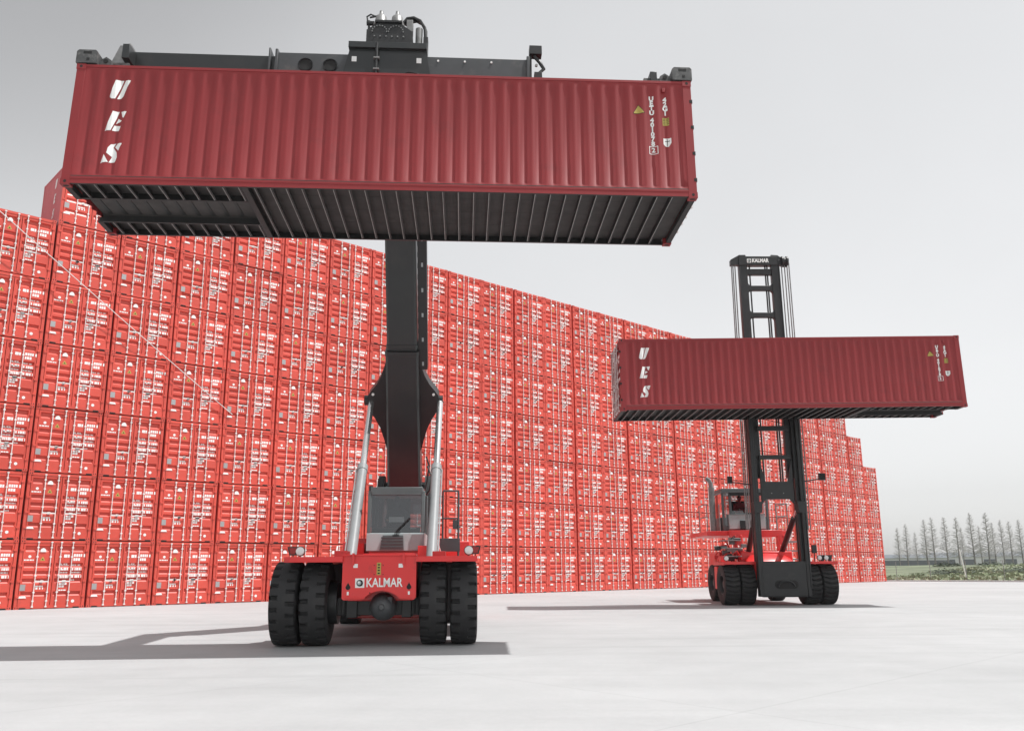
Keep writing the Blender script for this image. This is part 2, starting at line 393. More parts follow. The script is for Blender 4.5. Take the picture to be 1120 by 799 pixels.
def bar_mesh(x, handle):
    b = MB(); y = -.022
    b.tube((x, y, .06), (x, y, CH - .06), .0165, n=6)
    for z in (.09, .30, .62, 1.24, 1.95, 2.30, CH - .09): b.box(x - .036, x + .036, y - .020, .020, z - .024, z + .024)
    zz = 1.02
    b.box(min(x, x + handle), max(x, x + handle), y - .030, y - .012, zz - .022, zz + .022)
    b.box(x + handle * .8 - .035, x + handle * .8 + .035, y - .012, .02, zz - .05, zz + .05)
    return b.mesh('container_locking_bar', ['galv'])
def blocks(b, x0, x1, z, h, y, rr, mi=0, gap=.3, wmin=.03, wmax=.075):
    x = x0; h *= 1.55; wmin *= 1.25; wmax *= 1.4; gap *= .7
    while x < x1 - .02:
        w = min(rr.uniform(wmin, wmax), x1 - x)
        b.add([(x, y, z - h / 2), (x + w, y, z - h / 2), (x + w, y, z + h / 2), (x, y, z + h / 2)], [(0, 1, 2, 3)], mi)
        x += w + (.016 if rr.random() > gap else .05)
MK = ['white', 'yellow', 'plate', 'dark']
def left_marks():
    y = .0185; rr = random.Random(11); out = []      # 0 white 1 yellow 2 plate 3 dark
    cx, cz = -.86, fz(.245); b = MB()
    b.add([(cx + .055 * cos(pi * i / 4 + .2), y, cz + .055 * sin(pi * i / 4 + .2)) for i in range(8)], [tuple(range(8))])
    blocks(b, -1.05, -.68, fz(.295), .03, y, rr); out.append(('logo', b.mesh('door_logo', MK))); b = MB()
    b.prism([(-.52, fz(.178)), (-.32, fz(.178)), (-.33, fz(.15)), (-.37, fz(.128)), (-.42, fz(.12)), (-.47, fz(.128)), (-.51, fz(.15))], -.006, .097, 'y', 0); out.append(('vent', b.mesh('door_vent', MK))); b = MB()
    tx, tz = -.41, fz(.305)
    b.add([(tx - .09, y, tz), (tx + .09, y, tz), (tx, y, tz + .165)], [(0, 1, 2)], 1)
    b.add([(tx - .035, y - .002, tz + .028), (tx + .035, y - .002, tz + .028), (tx, y - .002, tz + .092)], [(0, 1, 2)], 3); out.append(('warning_sign', b.mesh('door_warning_sign', MK))); b = MB()
    b.box(-1.08, -.90, .010, .0195, fz(.735), fz(.645), 2); out.append(('data_plate', b.mesh('door_data_plate', MK))); b = MB()
    b.prism([(-1.12, fz(.842)), (-.83, fz(.842)), (-.87, fz(.812)), (-1.08, fz(.812))], .002, .0195, 'y', 0); out.append(('label_plate', b.mesh('door_label_plate', MK))); b = MB()
    blocks(b, -.57, -.24, fz(.605), .06, .0965, rr, 0, .2)
    blocks(b, -.57, -.24, fz(.675), .035, y, rr)
    blocks(b, -.55, -.26, fz(.705), .045, y, rr, 0, .5); out.append(('marking', b.mesh('door_markings', MK)))
    return out
def right_marks():
    y = .0185; rr = random.Random(23); out = []; b = MB()
    blocks(b, .33, .53, fz(.235), .075, y, rr, 0, .1, .05, .09); blocks(b, .68, 1.0, fz(.225), .07, y, rr, 0, .1, .04, .06); b.box(1.035, 1.085, .012, .0195, fz(.25), fz(.205))
    blocks(b, .68, .93, fz(.285), .07, y, rr, 0, .1, .045, .06); out.append(('serial_number', b.mesh('door_serial_number', MK))); b = MB()
    for fr, h in ((.425, .06), (.436, .03)): blocks(b, .25, .52, fz(fr), h, y, rr, 0, .25)
    for fr, xa, xb, h, yy in ((.355, .25, .5, .055, .0965), (.383, .27, .56, .05, .0965), (.428, .66, 1.0, .06, y), (.375, .66, .98, .05, .0965), (.485, .25, .56, .06, .0965), (.537, .25, .56, .075, y), (.482, .66, 1.0, .05, .0965), (.536, .66, 1.02, .065, y), (.59, .66, .8, .04, .0965),
                             (.645, .25, .52, .045, y), (.68, .25, .45, .05, y), (.735, .25, .52, .03, y)):
        blocks(b, xa, xb, fz(fr), h, yy, rr, 0, .3)
    out.append(('weight_table', b.mesh('door_weight_table', MK))); b = MB()
    cx, cz = .80, fz(.897)
    b.add([(cx + .06 * cos(pi * i / 5), y, cz + .06 * sin(pi * i / 5)) for i in range(10)], [tuple(range(10))]); out.append(('sticker', b.mesh('door_sticker', MK)))
    return out
XB = (-.61, -.146, .195, .61)
ME = dict(body=wall_body(), dl=door_mesh(-1.095, -.012), dr=door_mesh(.012, 1.095), bars=[bar_mesh(XB[0], .30), bar_mesh(XB[1], -.30), bar_mesh(XB[2], .30), bar_mesh(XB[3], -.30)],
          ml=left_marks(), mr=right_marks())
def link(name, me, parent):
    o = bpy.data.objects.new(name, me); COL.objects.link(o); o.parent = parent; return o
def wall_container():
    r = empty('stacked_container'); r.scale = (1.022, 1, 1)
    link('body', ME['body'], r)
    dl = link('door', ME['dl'], r); dr = link('door', ME['dr'], r)
    for q in (0, 1): link('locking_bar', ME['bars'][q], dl)
    for q in (2, 3): link('locking_bar', ME['bars'][q], dr)
    for n_, m_ in ME['ml']: link(n_, m_, dl)
    for n_, m_ in ME['mr']: link(n_, m_, dr)
    return r
def copy_tree(o, parent=None):
    c_ = o.copy(); COL.objects.link(c_)
    if parent: c_.parent = parent
    for ch in o.children: copy_tree(ch, c_)
    return c_
def slant(poly, cx, cz, w, h, k_=.30):
    return [(cx + (u - .5) * w + (v - .5) * h * k_, cz + (v - .5) * h) for u, v in poly]
LET = {'U': [[(-5.317, 2.252), (-5.169, 2.265), (-5.286, 1.845), (-5.353, 1.843), (-5.399, 1.884), (-5.4, 1.932)], [(-5.139, 2.266), (-5.024, 2.248), (-5.152, 1.918), (-5.187, 1.865), (-5.256, 1.846)]], 'E': [[(-5.296, 1.574), (-5.181, 1.577), (-5.295, 1.153), (-5.413, 1.15)], [(-5.151, 1.578), (-5.035, 1.569), (-5.079, 1.431), (-5.107, 1.447)], [(-5.186, 1.428), (-5.114, 1.379), (-5.224, 1.308)], [(-5.243, 1.273), (-5.124, 1.268), (-5.156, 1.161), (-5.273, 1.154)]], 'S': [[(-5.303, 0.779), (-5.258, 0.864), (-5.169, 0.892), (-5.211, 0.803), (-5.14, 0.701), (-5.121, 0.597), (-5.16, 0.493), (-5.261, 0.477), (-5.217, 0.603), (-5.32, 0.675)], [(-5.14, 0.893), (-5.047, 0.883), (-5.107, 0.731), (-5.182, 0.812)], [(-5.36, 0.641), (-5.269, 0.485), (-5.42, 0.461)]]}     # outlines of the stencilled letters, metres on the box side
ORD = 'first second third fourth fifth sixth seventh eighth ninth tenth eleventh twelfth thirteenth fourteenth fifteenth sixteenth seventeenth eighteenth nineteenth'.split()
TIER = ['ground tier', 'second tier up', 'third tier up', 'fourth tier up', 'fifth tier up', 'sixth tier up', 'top tier']
proto = wall_container(); first = True
NCOL = 29
rr = random.Random(2)
for j in range(-1, 28):
    tiers = 7
    if j == -1: tiers = 6
    if j == 25: tiers = 6
    if j == 26: tiers = 5
    if j == 27: tiers = 4
    i0 = j + 1
    off = 0.
    if j >= 8: off = .036 if j % 2 == 0 else -.036
    for t in range(tiers):
        o = proto if first else copy_tree(proto); first = False
        o.location = wallpt((j + .5) * PT + off + rr.uniform(-.012, .012), rr.uniform(-.02, .02), t * CH)
        o.rotation_euler = (0, 0, WA + rr.uniform(-.0015, .0015))
        if i0 < 15: pos = ORD[i0] + ' stack from the wall end away from the trees'
        else: pos = ORD[27 - j] + ' stack from the wall end beside the trees'
        if j == 0 and t == 6:
            o.scale = (1.022, .5, 1)      # a shorter box tops this stack
            for ch_, z_ in (('U', 2.05), ('E', 1.45), ('S', .85)):
                lb = MB()
                for p_ in LET[ch_]:
                    q_ = p_; lb.add([(-hw - .001, -6.2 - 1.6 * a_ + .0, b_) for a_, b_ in q_], [tuple(range(len(q_)))])
                lb.build('letter', 'white', o)
        tag(o, 'red container, %s, %s' % (TIER[t], pos), 'container', 'red containers stacked into a wall')

# ------------------------------------------------------------------ lifted containers
CL = 12.192; DEP = .046
def prof(x, x0, n, p):
    u = ((x - x0) / p) % 1.
    if u < .23: return 0.
    if u < .50: return (u - .23) / .27
    if u < .76: return 1.
    return 1 - (u - .76) / .24
hl = CL / 2
SX0 = -hl + .17; SN = 42; SP = (CL - .34) / SN; SY = -hw + .014      # outer face of the side panel
def breaks():
    return [SX0 + (i + fr) * SP for i in range(SN) for fr in (0, .23, .50, .76)] + [SX0 + SN * SP]
def sidey(x): return SY + DEP * prof(x, SX0, SN, SP)
def side_panel(sgn):
    b = MB(); xs = breaks(); z0, z1 = .165, CH - .07
    rows = [(z0, 0), (z0 + .03, 0), (z0 + .10, 1), (z1 - .13, 1), (z1 - .02, 0), (z1, 0)]; m = len(xs)
    vs = [(x, sgn * (-(SY + DEP * q * prof(x + 1e-6, SX0, SN, SP))) , z) for z, q in rows for x in xs]
    b.add(vs, [(r * m + i, r * m + i + 1, (r + 1) * m + i + 1, (r + 1) * m + i) for r in range(len(rows) - 1) for i in range(m - 1)])
    return b
def decal(name, polys, mats, parent, eps=.0035):
    # polys: (verts2d, faces, material index) in (x, z); laid on the corrugated front side of a lifted container
    bm = bmesh.new()
    for vs, fs, mi in polys:
        bv = [bm.verts.new((x, 0, z)) for x, z in vs]
        for f in fs:
            try: F = bm.faces.new([bv[i] for i in f]); F.material_index = mi
            except ValueError: pass
    xs = [v.co.x for v in bm.verts]; a, b_ = min(xs), max(xs)
    for x in breaks():
        if a < x < b_:
            bmesh.ops.bisect_plane(bm, geom=bm.verts[:] + bm.edges[:] + bm.faces[:], plane_co=(x, 0, 0), plane_no=(1, 0, 0))
    for v in bm.verts: v.co.y = sidey(v.co.x) - eps
    me = bpy.data.meshes.new(name); bm.to_mesh(me); bm.free()
    for m in mats: me.materials.append(M[m])
    o = bpy.data.objects.new(name, me); COL.objects.link(o); o.parent = parent
    return o
CASTING = None
def casting_mesh():
    b = MB(); b.box(-.089, .089, -.081, .081, 0, .118, 0)
    ov = lambda f: [f(.036 * cos(pi * i / 6), .026 * sin(pi * i / 6)) for i in range(12)]
    for s_ in (-1, 1):
        b.add(ov(lambda a, c_: (a * .8, s_ * .0825, .06 + c_ * 1.2)), [tuple(range(12))], 1)
        b.add(ov(lambda a, c_: (s_ * .0905, a * .8, .06 + c_ * 1.2)), [tuple(range(12))], 1)
    b.add(ov(lambda a, c_: (a * 1.6, c_ * 1.4, -.0015)), [tuple(range(12))], 1); b.add(ov(lambda a, c_: (a * 1.6, c_ * 1.4, .1195)), [tuple(range(12))], 1)
    return b.mesh('corner_casting', ['red_box', 'dark'])
def lifted(mw, label, tun):
    # tun = -1: gooseneck tunnel at -x, doors at +x; +1 the other way round
    r = empty('lifted_container', mw=mw); tag(r, label, 'container', 'maroon containers held in the air')
    global CASTING
    if CASTING is None: CASTING = casting_mesh()
    for sx in (-1, 1):
        for sy in (-1, 1):
            for z in (0, CH - .118):
                o = link('corner_casting', CASTING, r); o.location = (sx * (hl - .088), sy * (hw - .080), z)
    for sg in (1, -1):
        o = side_panel(sg).build('side_wall', 'red_box', r)
    fr = MB()
    for sx in (-1, 1):
        for sy in (-1, 1):
            fr.box(*sorted((sx * (hl - .006), sx * (hl - .172))), *sorted((sy * (hw - .008), sy * (hw - .10))), .116, CH - .116)
        fr.box(*sorted((sx * (hl - .01), sx * (hl - .11))), -hw + .16, hw - .16, CH - .115, CH - .02)
        if sx != tun: fr.box(*sorted((sx * (hl - .01), sx * (hl - .05))), -hw + .16, hw - .16, .03, .13); fr.box(*sorted((sx * (hl - .014), sx * (hl - .12))), -hw + .16, hw - .16, .015, .03, 2); fr.box(*sorted((sx * (hl - .05), sx * (hl - .12))), -hw + .16, hw - .16, .03, .12, 2)
        else:
            for sy in (-1, 1): fr.box(*sorted((sx * (hl - .01), sx * (hl - .05))), *sorted((sy * (hw - .16), sy * .52)), .03, .13); fr.box(*sorted((sx * (hl - .014), sx * (hl - .12))), *sorted((sy * (hw - .16), sy * .52)), .015, .03, 2); fr.box(*sorted((sx * (hl - .05), sx * (hl - .12))), *sorted((sy * (hw - .16), sy * .52)), .03, .12, 2)
    for sy in (-1, 1):
        fr.box(-hl + .176, hl - .176, *sorted((sy * (hw - .004), sy * (hw - .064))), CH - .068, CH - .012)
        fr.box(-hl + .176, hl - .176, *sorted((sy * (hw - .004), sy * (hw - .012))), .022, .165)
        fr.box(-hl + .176, hl - .176, *sorted((sy * (hw - .0125), sy * (hw - .06))), .022, .030, 2); fr.box(-hl + .176, hl - .176, *sorted((sy * (hw - .0125), sy * (hw - .017))), .030, .160, 2)
        fr.box(-hl + .176, hl - .176, *sorted((sy * (hw + .002), sy * (hw - .010))), .118, .166)
    # hinge marks on the door-end posts
    for i in range(4):
        fr.box(*sorted((-tun * (hl - .01), -tun * (hl + .012))), -hw + .01, -hw + .06, .35 + i * .58, .43 + i * .58, 1)
        fr.box(*sorted((-tun * (hl - .004), -tun * (hl - .05))), -hw + .004, -hw + .02, .35 + i * .58, .42 + i * .58, 1)
    fr.build('frame', ['red_box', 'dark', 'xmember'], r, bevel=.006)
    rf = MB(); rf.box(-hl + .1, hl - .1, -hw + .05, hw - .05, CH - .05, CH - .035)
    for i in range(22): rf.box(-hl + .4 + i * .52, -hl + .62 + i * .52, -hw + .15, hw - .15, CH - .036, CH - .020)
    rf.build('roof', 'red_box', r)
    # underframe: cross members, floor boards, gooseneck tunnel
    TL = 3.42; xt = tun * (hl - TL); tw = .515
    fl = MB(); fz_ = .162
    xa, xb = sorted((xt, -tun * (hl - .11)))
    fl.box(xa, xb, -hw + .012, hw - .012, fz_, fz_ + .028, 0)
    xa, xb = sorted((xt, tun * (hl - .11)))
    for sy in (-1, 1): fl.box(xa, xb, *sorted((sy * (hw - .012), sy * tw)), fz_, fz_ + .028, 0)
    fl.box(xa, xb, -tw - .005, tw + .005, fz_ + .030, fz_ + .040, 0)      # tunnel ceiling
    for q in range(3): fl.box(-hl + 4, hl - .2, -.62 + q * .61, -.612 + q * .61, fz_ - .002, fz_, 1)
    fl.build('floor', ['floorply', 'xmember'], r)
    x_ = -hl + .30
    um = MB()
    def cmember(b, x, y0, y1):
        b.box(x - .002, x + .002, y0, y1, .034, fz_)
        b.box(x - .002, x + .010, y0, y1, .028, .034, 1); b.box(x + .010, x + .045, y0, y1, .030, .034)
    i = 0
    while x_ < hl - .2:
        in_t = (x_ - xt) * tun > -.02
        if in_t:
            for sy in (-1, 1):
                y0, y1 = sorted((sy * (hw - .013), sy * (tw + .06))); cmember(um, x_, y0, y1)
            um.box(x_ - .05, x_ + .02, -tw + .01, tw - .01, fz_ + .018, fz_ + .030)
        else: cmember(um, x_, -hw + .013, hw - .013)
        x_ += .30
    um.build('cross_members', ['xmember', 'flange'], r)
    tb = MB()
    for sy in (-1, 1):
        y0, y1 = sorted((sy * tw, sy * (tw + .055)))
        tb.box(*sorted((xt, tun * (hl - .12))), y0, y1, .022, .030); tb.box(*sorted((xt, tun * (hl - .12))), *sorted((sy * (tw + .004), sy * (tw + .012))), .030, fz_)
    tb.box(xt - .06, xt + .06, -hw + .013, hw - .013, .018, .028); tb.box(xt - .06, xt - .05, -hw + .013, hw - .013, .028, fz_); tb.box(xt + .05, xt + .06, -hw + .013, hw - .013, .028, fz_)
    tb.build('gooseneck_tunnel', 'xmember', r)
    # ends
    e = MB(); ysn = 9; x = tun * (hl - .03)
    ys = []
    for i in range(ysn):
        for f_r, d in ((0, 0), (.27, 0), (.5, 1), (.77, 1)): ys.append((-hw + .10 + (i + f_r) * (CW - .2) / ysn, d))
    ys.append((hw - .10, 0))
    m = len(ys); vs = [(x - tun * .045 * d, y, z) for z in (.13, CH - .11) for y, d in ys]
    e.add(vs, [(i, i + 1, m + i + 1, m + i) for i in range(m - 1)])
    e.build('front_wall', 'red_box', r)
    X = Matrix.Translation((-tun * hl, 0, 0)) @ Matrix.Rotation(radians(90 * -tun), 4, 'Z')
    for dm, mk, bq in ((ME2['dl'], ME['ml'], (0, 1)), (ME2['dr'], ME['mr'], (2, 3))):
        d = link('door', dm, r); d.matrix_local = X
        for q in bq: link('locking_bar', ME['bars'][q], d)
        for n_, m_ in mk: link(n_, m_, d)
    # lettering on the side that faces the yard
    for ch in 'UES': decal('letter', [(q, [tuple(range(len(q)))], 0) for q in LET[ch]], ['white'], r)
    pol = []
    zc = 2.185
    for ch in 'UETU 401078':
        if ch != ' ':
            vs, fs = text_polys(ch, .135, .007); pol.append(([(a + 5.275, c_ + zc) for a, c_ in vs], fs, 0))
            zc -= .106
        else: zc -= .06
    vs, fs = text_polys('2', .14, .005); pol.append(([(a + 5.275, c_ + zc - .035) for a, c_ in vs], fs, 0))
    sq = .075
    for a0, a1, b0, b1 in ((-sq, sq, -sq - .012, -sq), (-sq, sq, sq, sq + .012), (-sq - .012, -sq, -sq - .012, sq + .012), (sq, sq + .012, -sq - .012, sq + .012)):
        pol.append(([(5.275 + a0, zc - .035 + b0), (5.275 + a1, zc - .035 + b0), (5.275 + a1, zc - .035 + b1), (5.275 + a0, zc - .035 + b1)], [(0, 1, 2, 3)], 0))
    zc = 2.17
    for ch in '42G1':
        vs, fs = text_polys(ch, .14, .007); pol.append(([(a + 5.55, c_ + zc) for a, c_ in vs], fs, 0)); zc -= .102
    # round rail-approval emblem
    ez = 1.21; ex = 5.56
    ring = [(ex - .075, ez + .09), (ex + .075, ez + .09), (ex + .075, ez - .02), (ex + .03, ez - .09), (ex - .03, ez - .09), (ex - .075, ez - .04)]
    pol.append((ring, [tuple(range(6))], 0)); 
    pol.append(([(ex - .045, ez + .02), (ex + .05, ez + .02), (ex + .05, ez + .035), (ex - .045, ez + .035)], [(0, 1, 2, 3)], 1))
    pol.append(([(ex - .005, ez - .08), (ex + .008, ez - .08), (ex + .008, ez + .08), (ex - .005, ez + .08)], [(0, 1, 2, 3)], 1))
    em = decal('emblem', pol[-3:-2], ['white', 'dark'], r); decal('emblem_figure', pol[-2:], ['white', 'dark'], r, eps=.006)
    decal('size_code', pol[-7:-3], ['white', 'dark'], r); decal('serial_number', pol[:-7], ['white', 'dark'], r)
    tr = [([(4.905, 1.85), (5.115, 1.85), (5.008, 2.03)], [(0, 1, 2)], 0)]
    decal('warning_sign', [([(4.89, 1.842), (5.13, 1.842), (5.008, 2.05)], [(0, 1, 2)], 0)], ['dark'], r, eps=.003)
    decal('warning_sign', tr, ['yellow'], r, eps=.006)
    pol = [([(5.485, 1.59), (5.615, 1.59), (5.615, 1.76), (5.485, 1.76)], [(0, 1, 2, 3)], 0)]
    decal('height_sign', pol, ['yellow'], r, eps=.004)
    vs, fs = [], []
    pol = [([(5.492 + a, 1.60 + b_), (5.492 + a + .045, 1.60 + b_), (5.492 + a + .045, 1.60 + b_ + .012), (5.492 + a, 1.60 + b_ + .012)], [(0, 1, 2, 3)], 0) for a in (0, .075) for b_ in (.02, .06, .1, .13)]
    decal('height_sign', pol, ['dark'], r, eps=.0065)
    vb = MB(); vb.box(5.5, 5.56, SY + .02, SY - .004 + .0, 2.33, 2.42); vb.build('vent', 'red_box', r, bevel=.004)
    return r
def red_clone(me):
    m2 = me.copy(); m2.materials[0] = M['red_box']; return m2
ME2 = dict(dl=red_clone(ME['dl']), dr=red_clone(ME['dr']))
def pose(v): return Matrix.Translation(v[:3]) @ Matrix.Rotation(v[3], 4, 'Z') @ Matrix.Rotation(v[4], 4, 'Y') @ Matrix.Rotation(v[5], 4, 'X')
MW1 = pose((-2.4884, 16.8287, 8.4031, .0548, .0070, -.0373))
MW2 = pose((9.9097, 31.4581, 6.7616, .0119, -.0066, .0018))
lifted(MW1, 'maroon container with white UES letters held high over the yard by the reach stacker', -1)
lifted(MW2, 'maroon container with white UES letters carried on the mast of the empty handler', 1)

# ------------------------------------------------------------------ wheels
def tyre_mesh(R, w, nl, style=0, name='tyre'):
    b = MB(); na = nl * 10
    us = [-1, -.985, -.95, -.86, -.72, -.5, -.28, -.1, .1, .28, .5, .72, .86, .95, .985, 1]
    vs = []
    for i in range(na):
        a = 2 * pi * i / na
        for u in us:
            e = abs(u); rad = R - .012 * e * e
            if e > .93: rad -= .035 * ((e - .93) / .07)
            ph = (i / 10 + (.5 if u > 0 else 0)) % 1
            if style == 0: cut = e > .42 and .0 <= ph < .30
            else: cut = (((i / 10) + .45 * e) % 1) < .34 and e > .08
            if cut: rad -= .07
            vs.append((u * w / 2, rad * cos(a), rad * sin(a)))
    m = len(us)
    fs = [(i * m + k_, i * m + k_ + 1, ((i + 1) % na) * m + k_ + 1, ((i + 1) % na) * m + k_) for i in range(na) for k_ in range(m - 1)]
    b.add(vs, fs, 0, True)
    for s_ in (-1, 1):
        pr = [(R - .047, s_ * w / 2 * .999), (R - .10, s_ * (w / 2 + .012)), (R - .2, s_ * (w / 2 + .02)), (R * .56, s_ * (w / 2 - .0)), (R * .50, s_ * (w / 2 - .03))]
        b.lathe(pr, na, 'x', close=False)
    me = b.mesh(name, ['tyre'])
    me.set_sharp_from_angle(angle=radians(28))
    return me
def rim_mesh(R, w, name='rim'):
    b = MB()
    for s_ in (-1, 1):
        b.lathe([(R * .505, s_ * (w / 2 - .03)), (R * .47, s_ * (w / 2 - .02)), (R * .44, s_ * (w / 2 - .05)), (R * .42, s_ * (w / 2 - .14)), (R * .2, s_ * (w / 2 - .15)), (R * .18, s_ * (w / 2 - .08)), (.001, s_ * (w / 2 - .07))], 28, 'x', close=False)
        for i in range(12):
            a = 2 * pi * i / 12; b.tube((s_ * (w / 2 - .15), R * .31 * cos(a), R * .31 * sin(a)), (s_ * (w / 2 - .12), R * .31 * cos(a), R * .31 * sin(a)), .018, n=6)
    return b.mesh(name, ['black'])
def wheel(parent, me_t, me_r, x, y, z, rot=0., steer=0.):
    w = bpy.data.objects.new('wheel', None); COL.objects.link(w); w.parent = parent; w.location = (x, y, z); w.rotation_euler = (rot, 0, steer); w.empty_display_size = .1
    link('tyre', me_t, w); link('rim', me_r, w)
    return w

def skin_person(joints, edges, radii, name):
    me = bpy.data.meshes.new(name); me.from_pydata(joints, edges, []); o = bpy.data.objects.new(name, me); COL.objects.link(o)
    sk = o.modifiers.new('s', 'SKIN'); sk.use_smooth_shade = True
    lay = me.skin_vertices[0].data if me.skin_vertices else None
    if lay is None:
        bm = bmesh.new(); bm.from_mesh(me); bm.verts.layers.skin.verify(); bm.to_mesh(me); bm.free(); lay = me.skin_vertices[0].data
    for i, r in enumerate(radii): lay[i].radius = (r, r) if not isinstance(r, tuple) else r; lay[i].use_root = (i == 0)
    ss = o.modifiers.new('ss', 'SUBSURF'); ss.levels = 2; ss.render_levels = 2
    dg = bpy.context.evaluated_depsgraph_get(); m2 = bpy.data.meshes.new_from_object(o.evaluated_get(dg)); bpy.data.objects.remove(o)
    return m2
def seated_driver(loc, rz, label, jacket, lookx=0.):
    # seat point at the origin, faces -y
    J = [(0, .02, .10), (0, .05, .34), (0, .04, .52), (0, .03, .60), (0, .0, .68),                     # pelvis chest shoulders neck headbase
         (-.18, .03, .50), (-.24, -.08, .28), (-.20, -.34, .26), (-.18, -.44, .28),                     # left arm
         (.18, .03, .50), (.25, -.08, .28), (.20, -.34, .27), (.17, -.44, .29),
         (-.11, -.02, .09), (-.13, -.44, .11), (-.13, -.50, -.34), (-.13, -.64, -.38),
         (.11, -.02, .09), (.13, -.44, .11), (.13, -.50, -.34), (.13, -.64, -.38)]
    E_ = [(0, 1), (1, 2), (2, 3), (3, 4), (2, 5), (5, 6), (6, 7), (7, 8), (2, 9), (9, 10), (10, 11), (11, 12), (0, 13), (13, 14), (14, 15), (15, 16), (0, 17), (17, 18), (18, 19), (19, 20)]
    Rd = [(.16, .12), (.17, .125), (.15, .10), .058, .055, .072, .052, .036, .03, .072, .052, .036, .03, .09, .07, .05, .045, .09, .07, .05, .045]
    me = skin_person(J, E_, Rd, 'person_body')
    # head: shaped lathe with nose, joined into the same mesh
    b = MB(); vs = []; nz, na = 14, 18
    for i in range(nz + 1):
        t = i / nz; zz = .63 + .245 * t
        r = .095 * sqrt(max(0., 1 - ((t - .56) / .56) ** 2)) if t > .02 else .03
        wx = r * (.78 if t > .35 else .78 - .25 * (.35 - t)); wy = r * 1.0
        for k_ in range(na):
            a = 2 * pi * k_ / na; x, y = wx * sin(a), -wy * cos(a)
            if k_ == 0 and .34 < t < .56: y -= .018 * (1 - abs(t - .40) / .2)
            if k_ in (4, 14) and .36 < t < .60: x *= 1.14
            if k_ in (1, 17) and .52 < t < .60: y += .012
            vs.append((x, y - .012, zz))
    fs = [(i * na + k_, i * na + (k_ + 1) % na, (i + 1) * na + (k_ + 1) % na, (i + 1) * na + k_) for i in range(nz) for k_ in range(na)] + [tuple(range(na)), tuple(range(nz * na, nz * na + na))]
    b.add(vs, fs, 0, True); hm = b.mesh('person_head', ['skin'])
    bm = bmesh.new(); bm.from_mesh(me)
    for F in bm.faces: 
        cz = F.calc_center_median(); F.material_index = 1 if (cz.z > .585 or cz.y < -.36 and cz.z > .2) else (2 if cz.z < .16 else 0)
    n0 = len(bm.faces); bm.from_mesh(hm); bm.faces.ensure_lookup_table()
    for F in bm.faces[n0:]: F.material_index = 1
    for F in bm.faces: F.smooth = True
    # mitten-free hands: palm with four fingers and a thumb curled on the wheel rim
    bm.to_mesh(me); bm.free(); me.materials.clear()
    for m in (jacket, 'skin', 'cloth_d'): me.materials.append(M[m])
    o = bpy.data.objects.new('person', me); COL.objects.link(o); o.location = loc; o.rotation_euler = (0, 0, rz)
    hnd = MB()
    for s_ in (-1, 1):
        for q in range(4):
            x0 = s_ * .18 + (q - 1.5) * .02; y0 = -.455
            hnd.path([(x0, y0, .292), (x0, y0 - .04, .305), (x0, y0 - .06 - .004 * q, .29), (x0, y0 - .055, .268)], .0095, 6)
        hnd.path([(s_ * .15, -.44, .285), (s_ * .125, -.465, .295), (s_ * .12, -.495, .285)], .011, 6)
    hnd.build('fingers', 'skin', o)
    hr = MB(); vs = []
    for i in range(9):
        t = i / 8; zz = .755 + .135 * t; r = .107 * sqrt(max(0, 1 - (t * .98) ** 2))
        for k_ in range(na):
            a = 2 * pi * k_ / na; front = max(0, cos(a)); z2 = zz + (.045 * front * (1 - t) if front else -.05 * (1 - t) * max(0, -cos(a)))
            vs.append((r * .8 * sin(a), -r * cos(a) - .008, z2))
    hr.add(vs, [(i * na + k_, i * na + (k_ + 1) % na, (i + 1) * na + (k_ + 1) % na, (i + 1) * na + k_) for i in range(8) for k_ in range(na)], 0, True)
    hr.build('hair', 'hair', o)
    tag(o, label, 'person')
    return o

def sign_plate(parent, name, x, y, z, h, sx=.62, fat=.012, emblem=True):
    # white emblem square with a round black figure, then bold capitals
    if emblem:
        b = MB(); e = h * .95
        b.box(x - e / 2, x + e / 2, y - .004, y, z - e / 2, z + e / 2, 0)
        cir = lambda cx, cz, r, n=18: [(cx + r * cos(2 * pi * i / n), y - .006, cz + r * sin(2 * pi * i / n)) for i in range(n)]
        b.add(cir(x, z, e * .36), [tuple(range(18))], 1)
        b.add([(p[0], y - .008, p[2]) for p in cir(x - e * .06, z + e * .02, e * .22)], [tuple(range(18))], 2)
        b.add([(p[0], y - .010, p[2]) for p in cir(x - e * .10, z + e * .08, e * .11)], [tuple(range(18))], 0)
        b.add([(x + e * .02, y - .011, z - e * .30), (x + e * .30, y - .011, z - e * .30), (x + e * .26, y - .011, z + e * .05), (x + e * .16, y - .011, z - e * .02)], [(0, 1, 2, 3)], 1)
        b.build('emblem', ['white', 'dark', 'grey_l'], parent)
    vs, fs = text_polys('KALMAR', h * 1.28, fat, sx)
    b = MB(); w = max(v[0] for v in vs) - min(v[0] for v in vs)
    x1 = x + (h * .95 / 2 + .03 if emblem else 0) + w / 2
    b.add([(vx + x1, y - .004, vz + z) for vx, vz in vs], fs); b.build('lettering', 'white', parent)
    return w

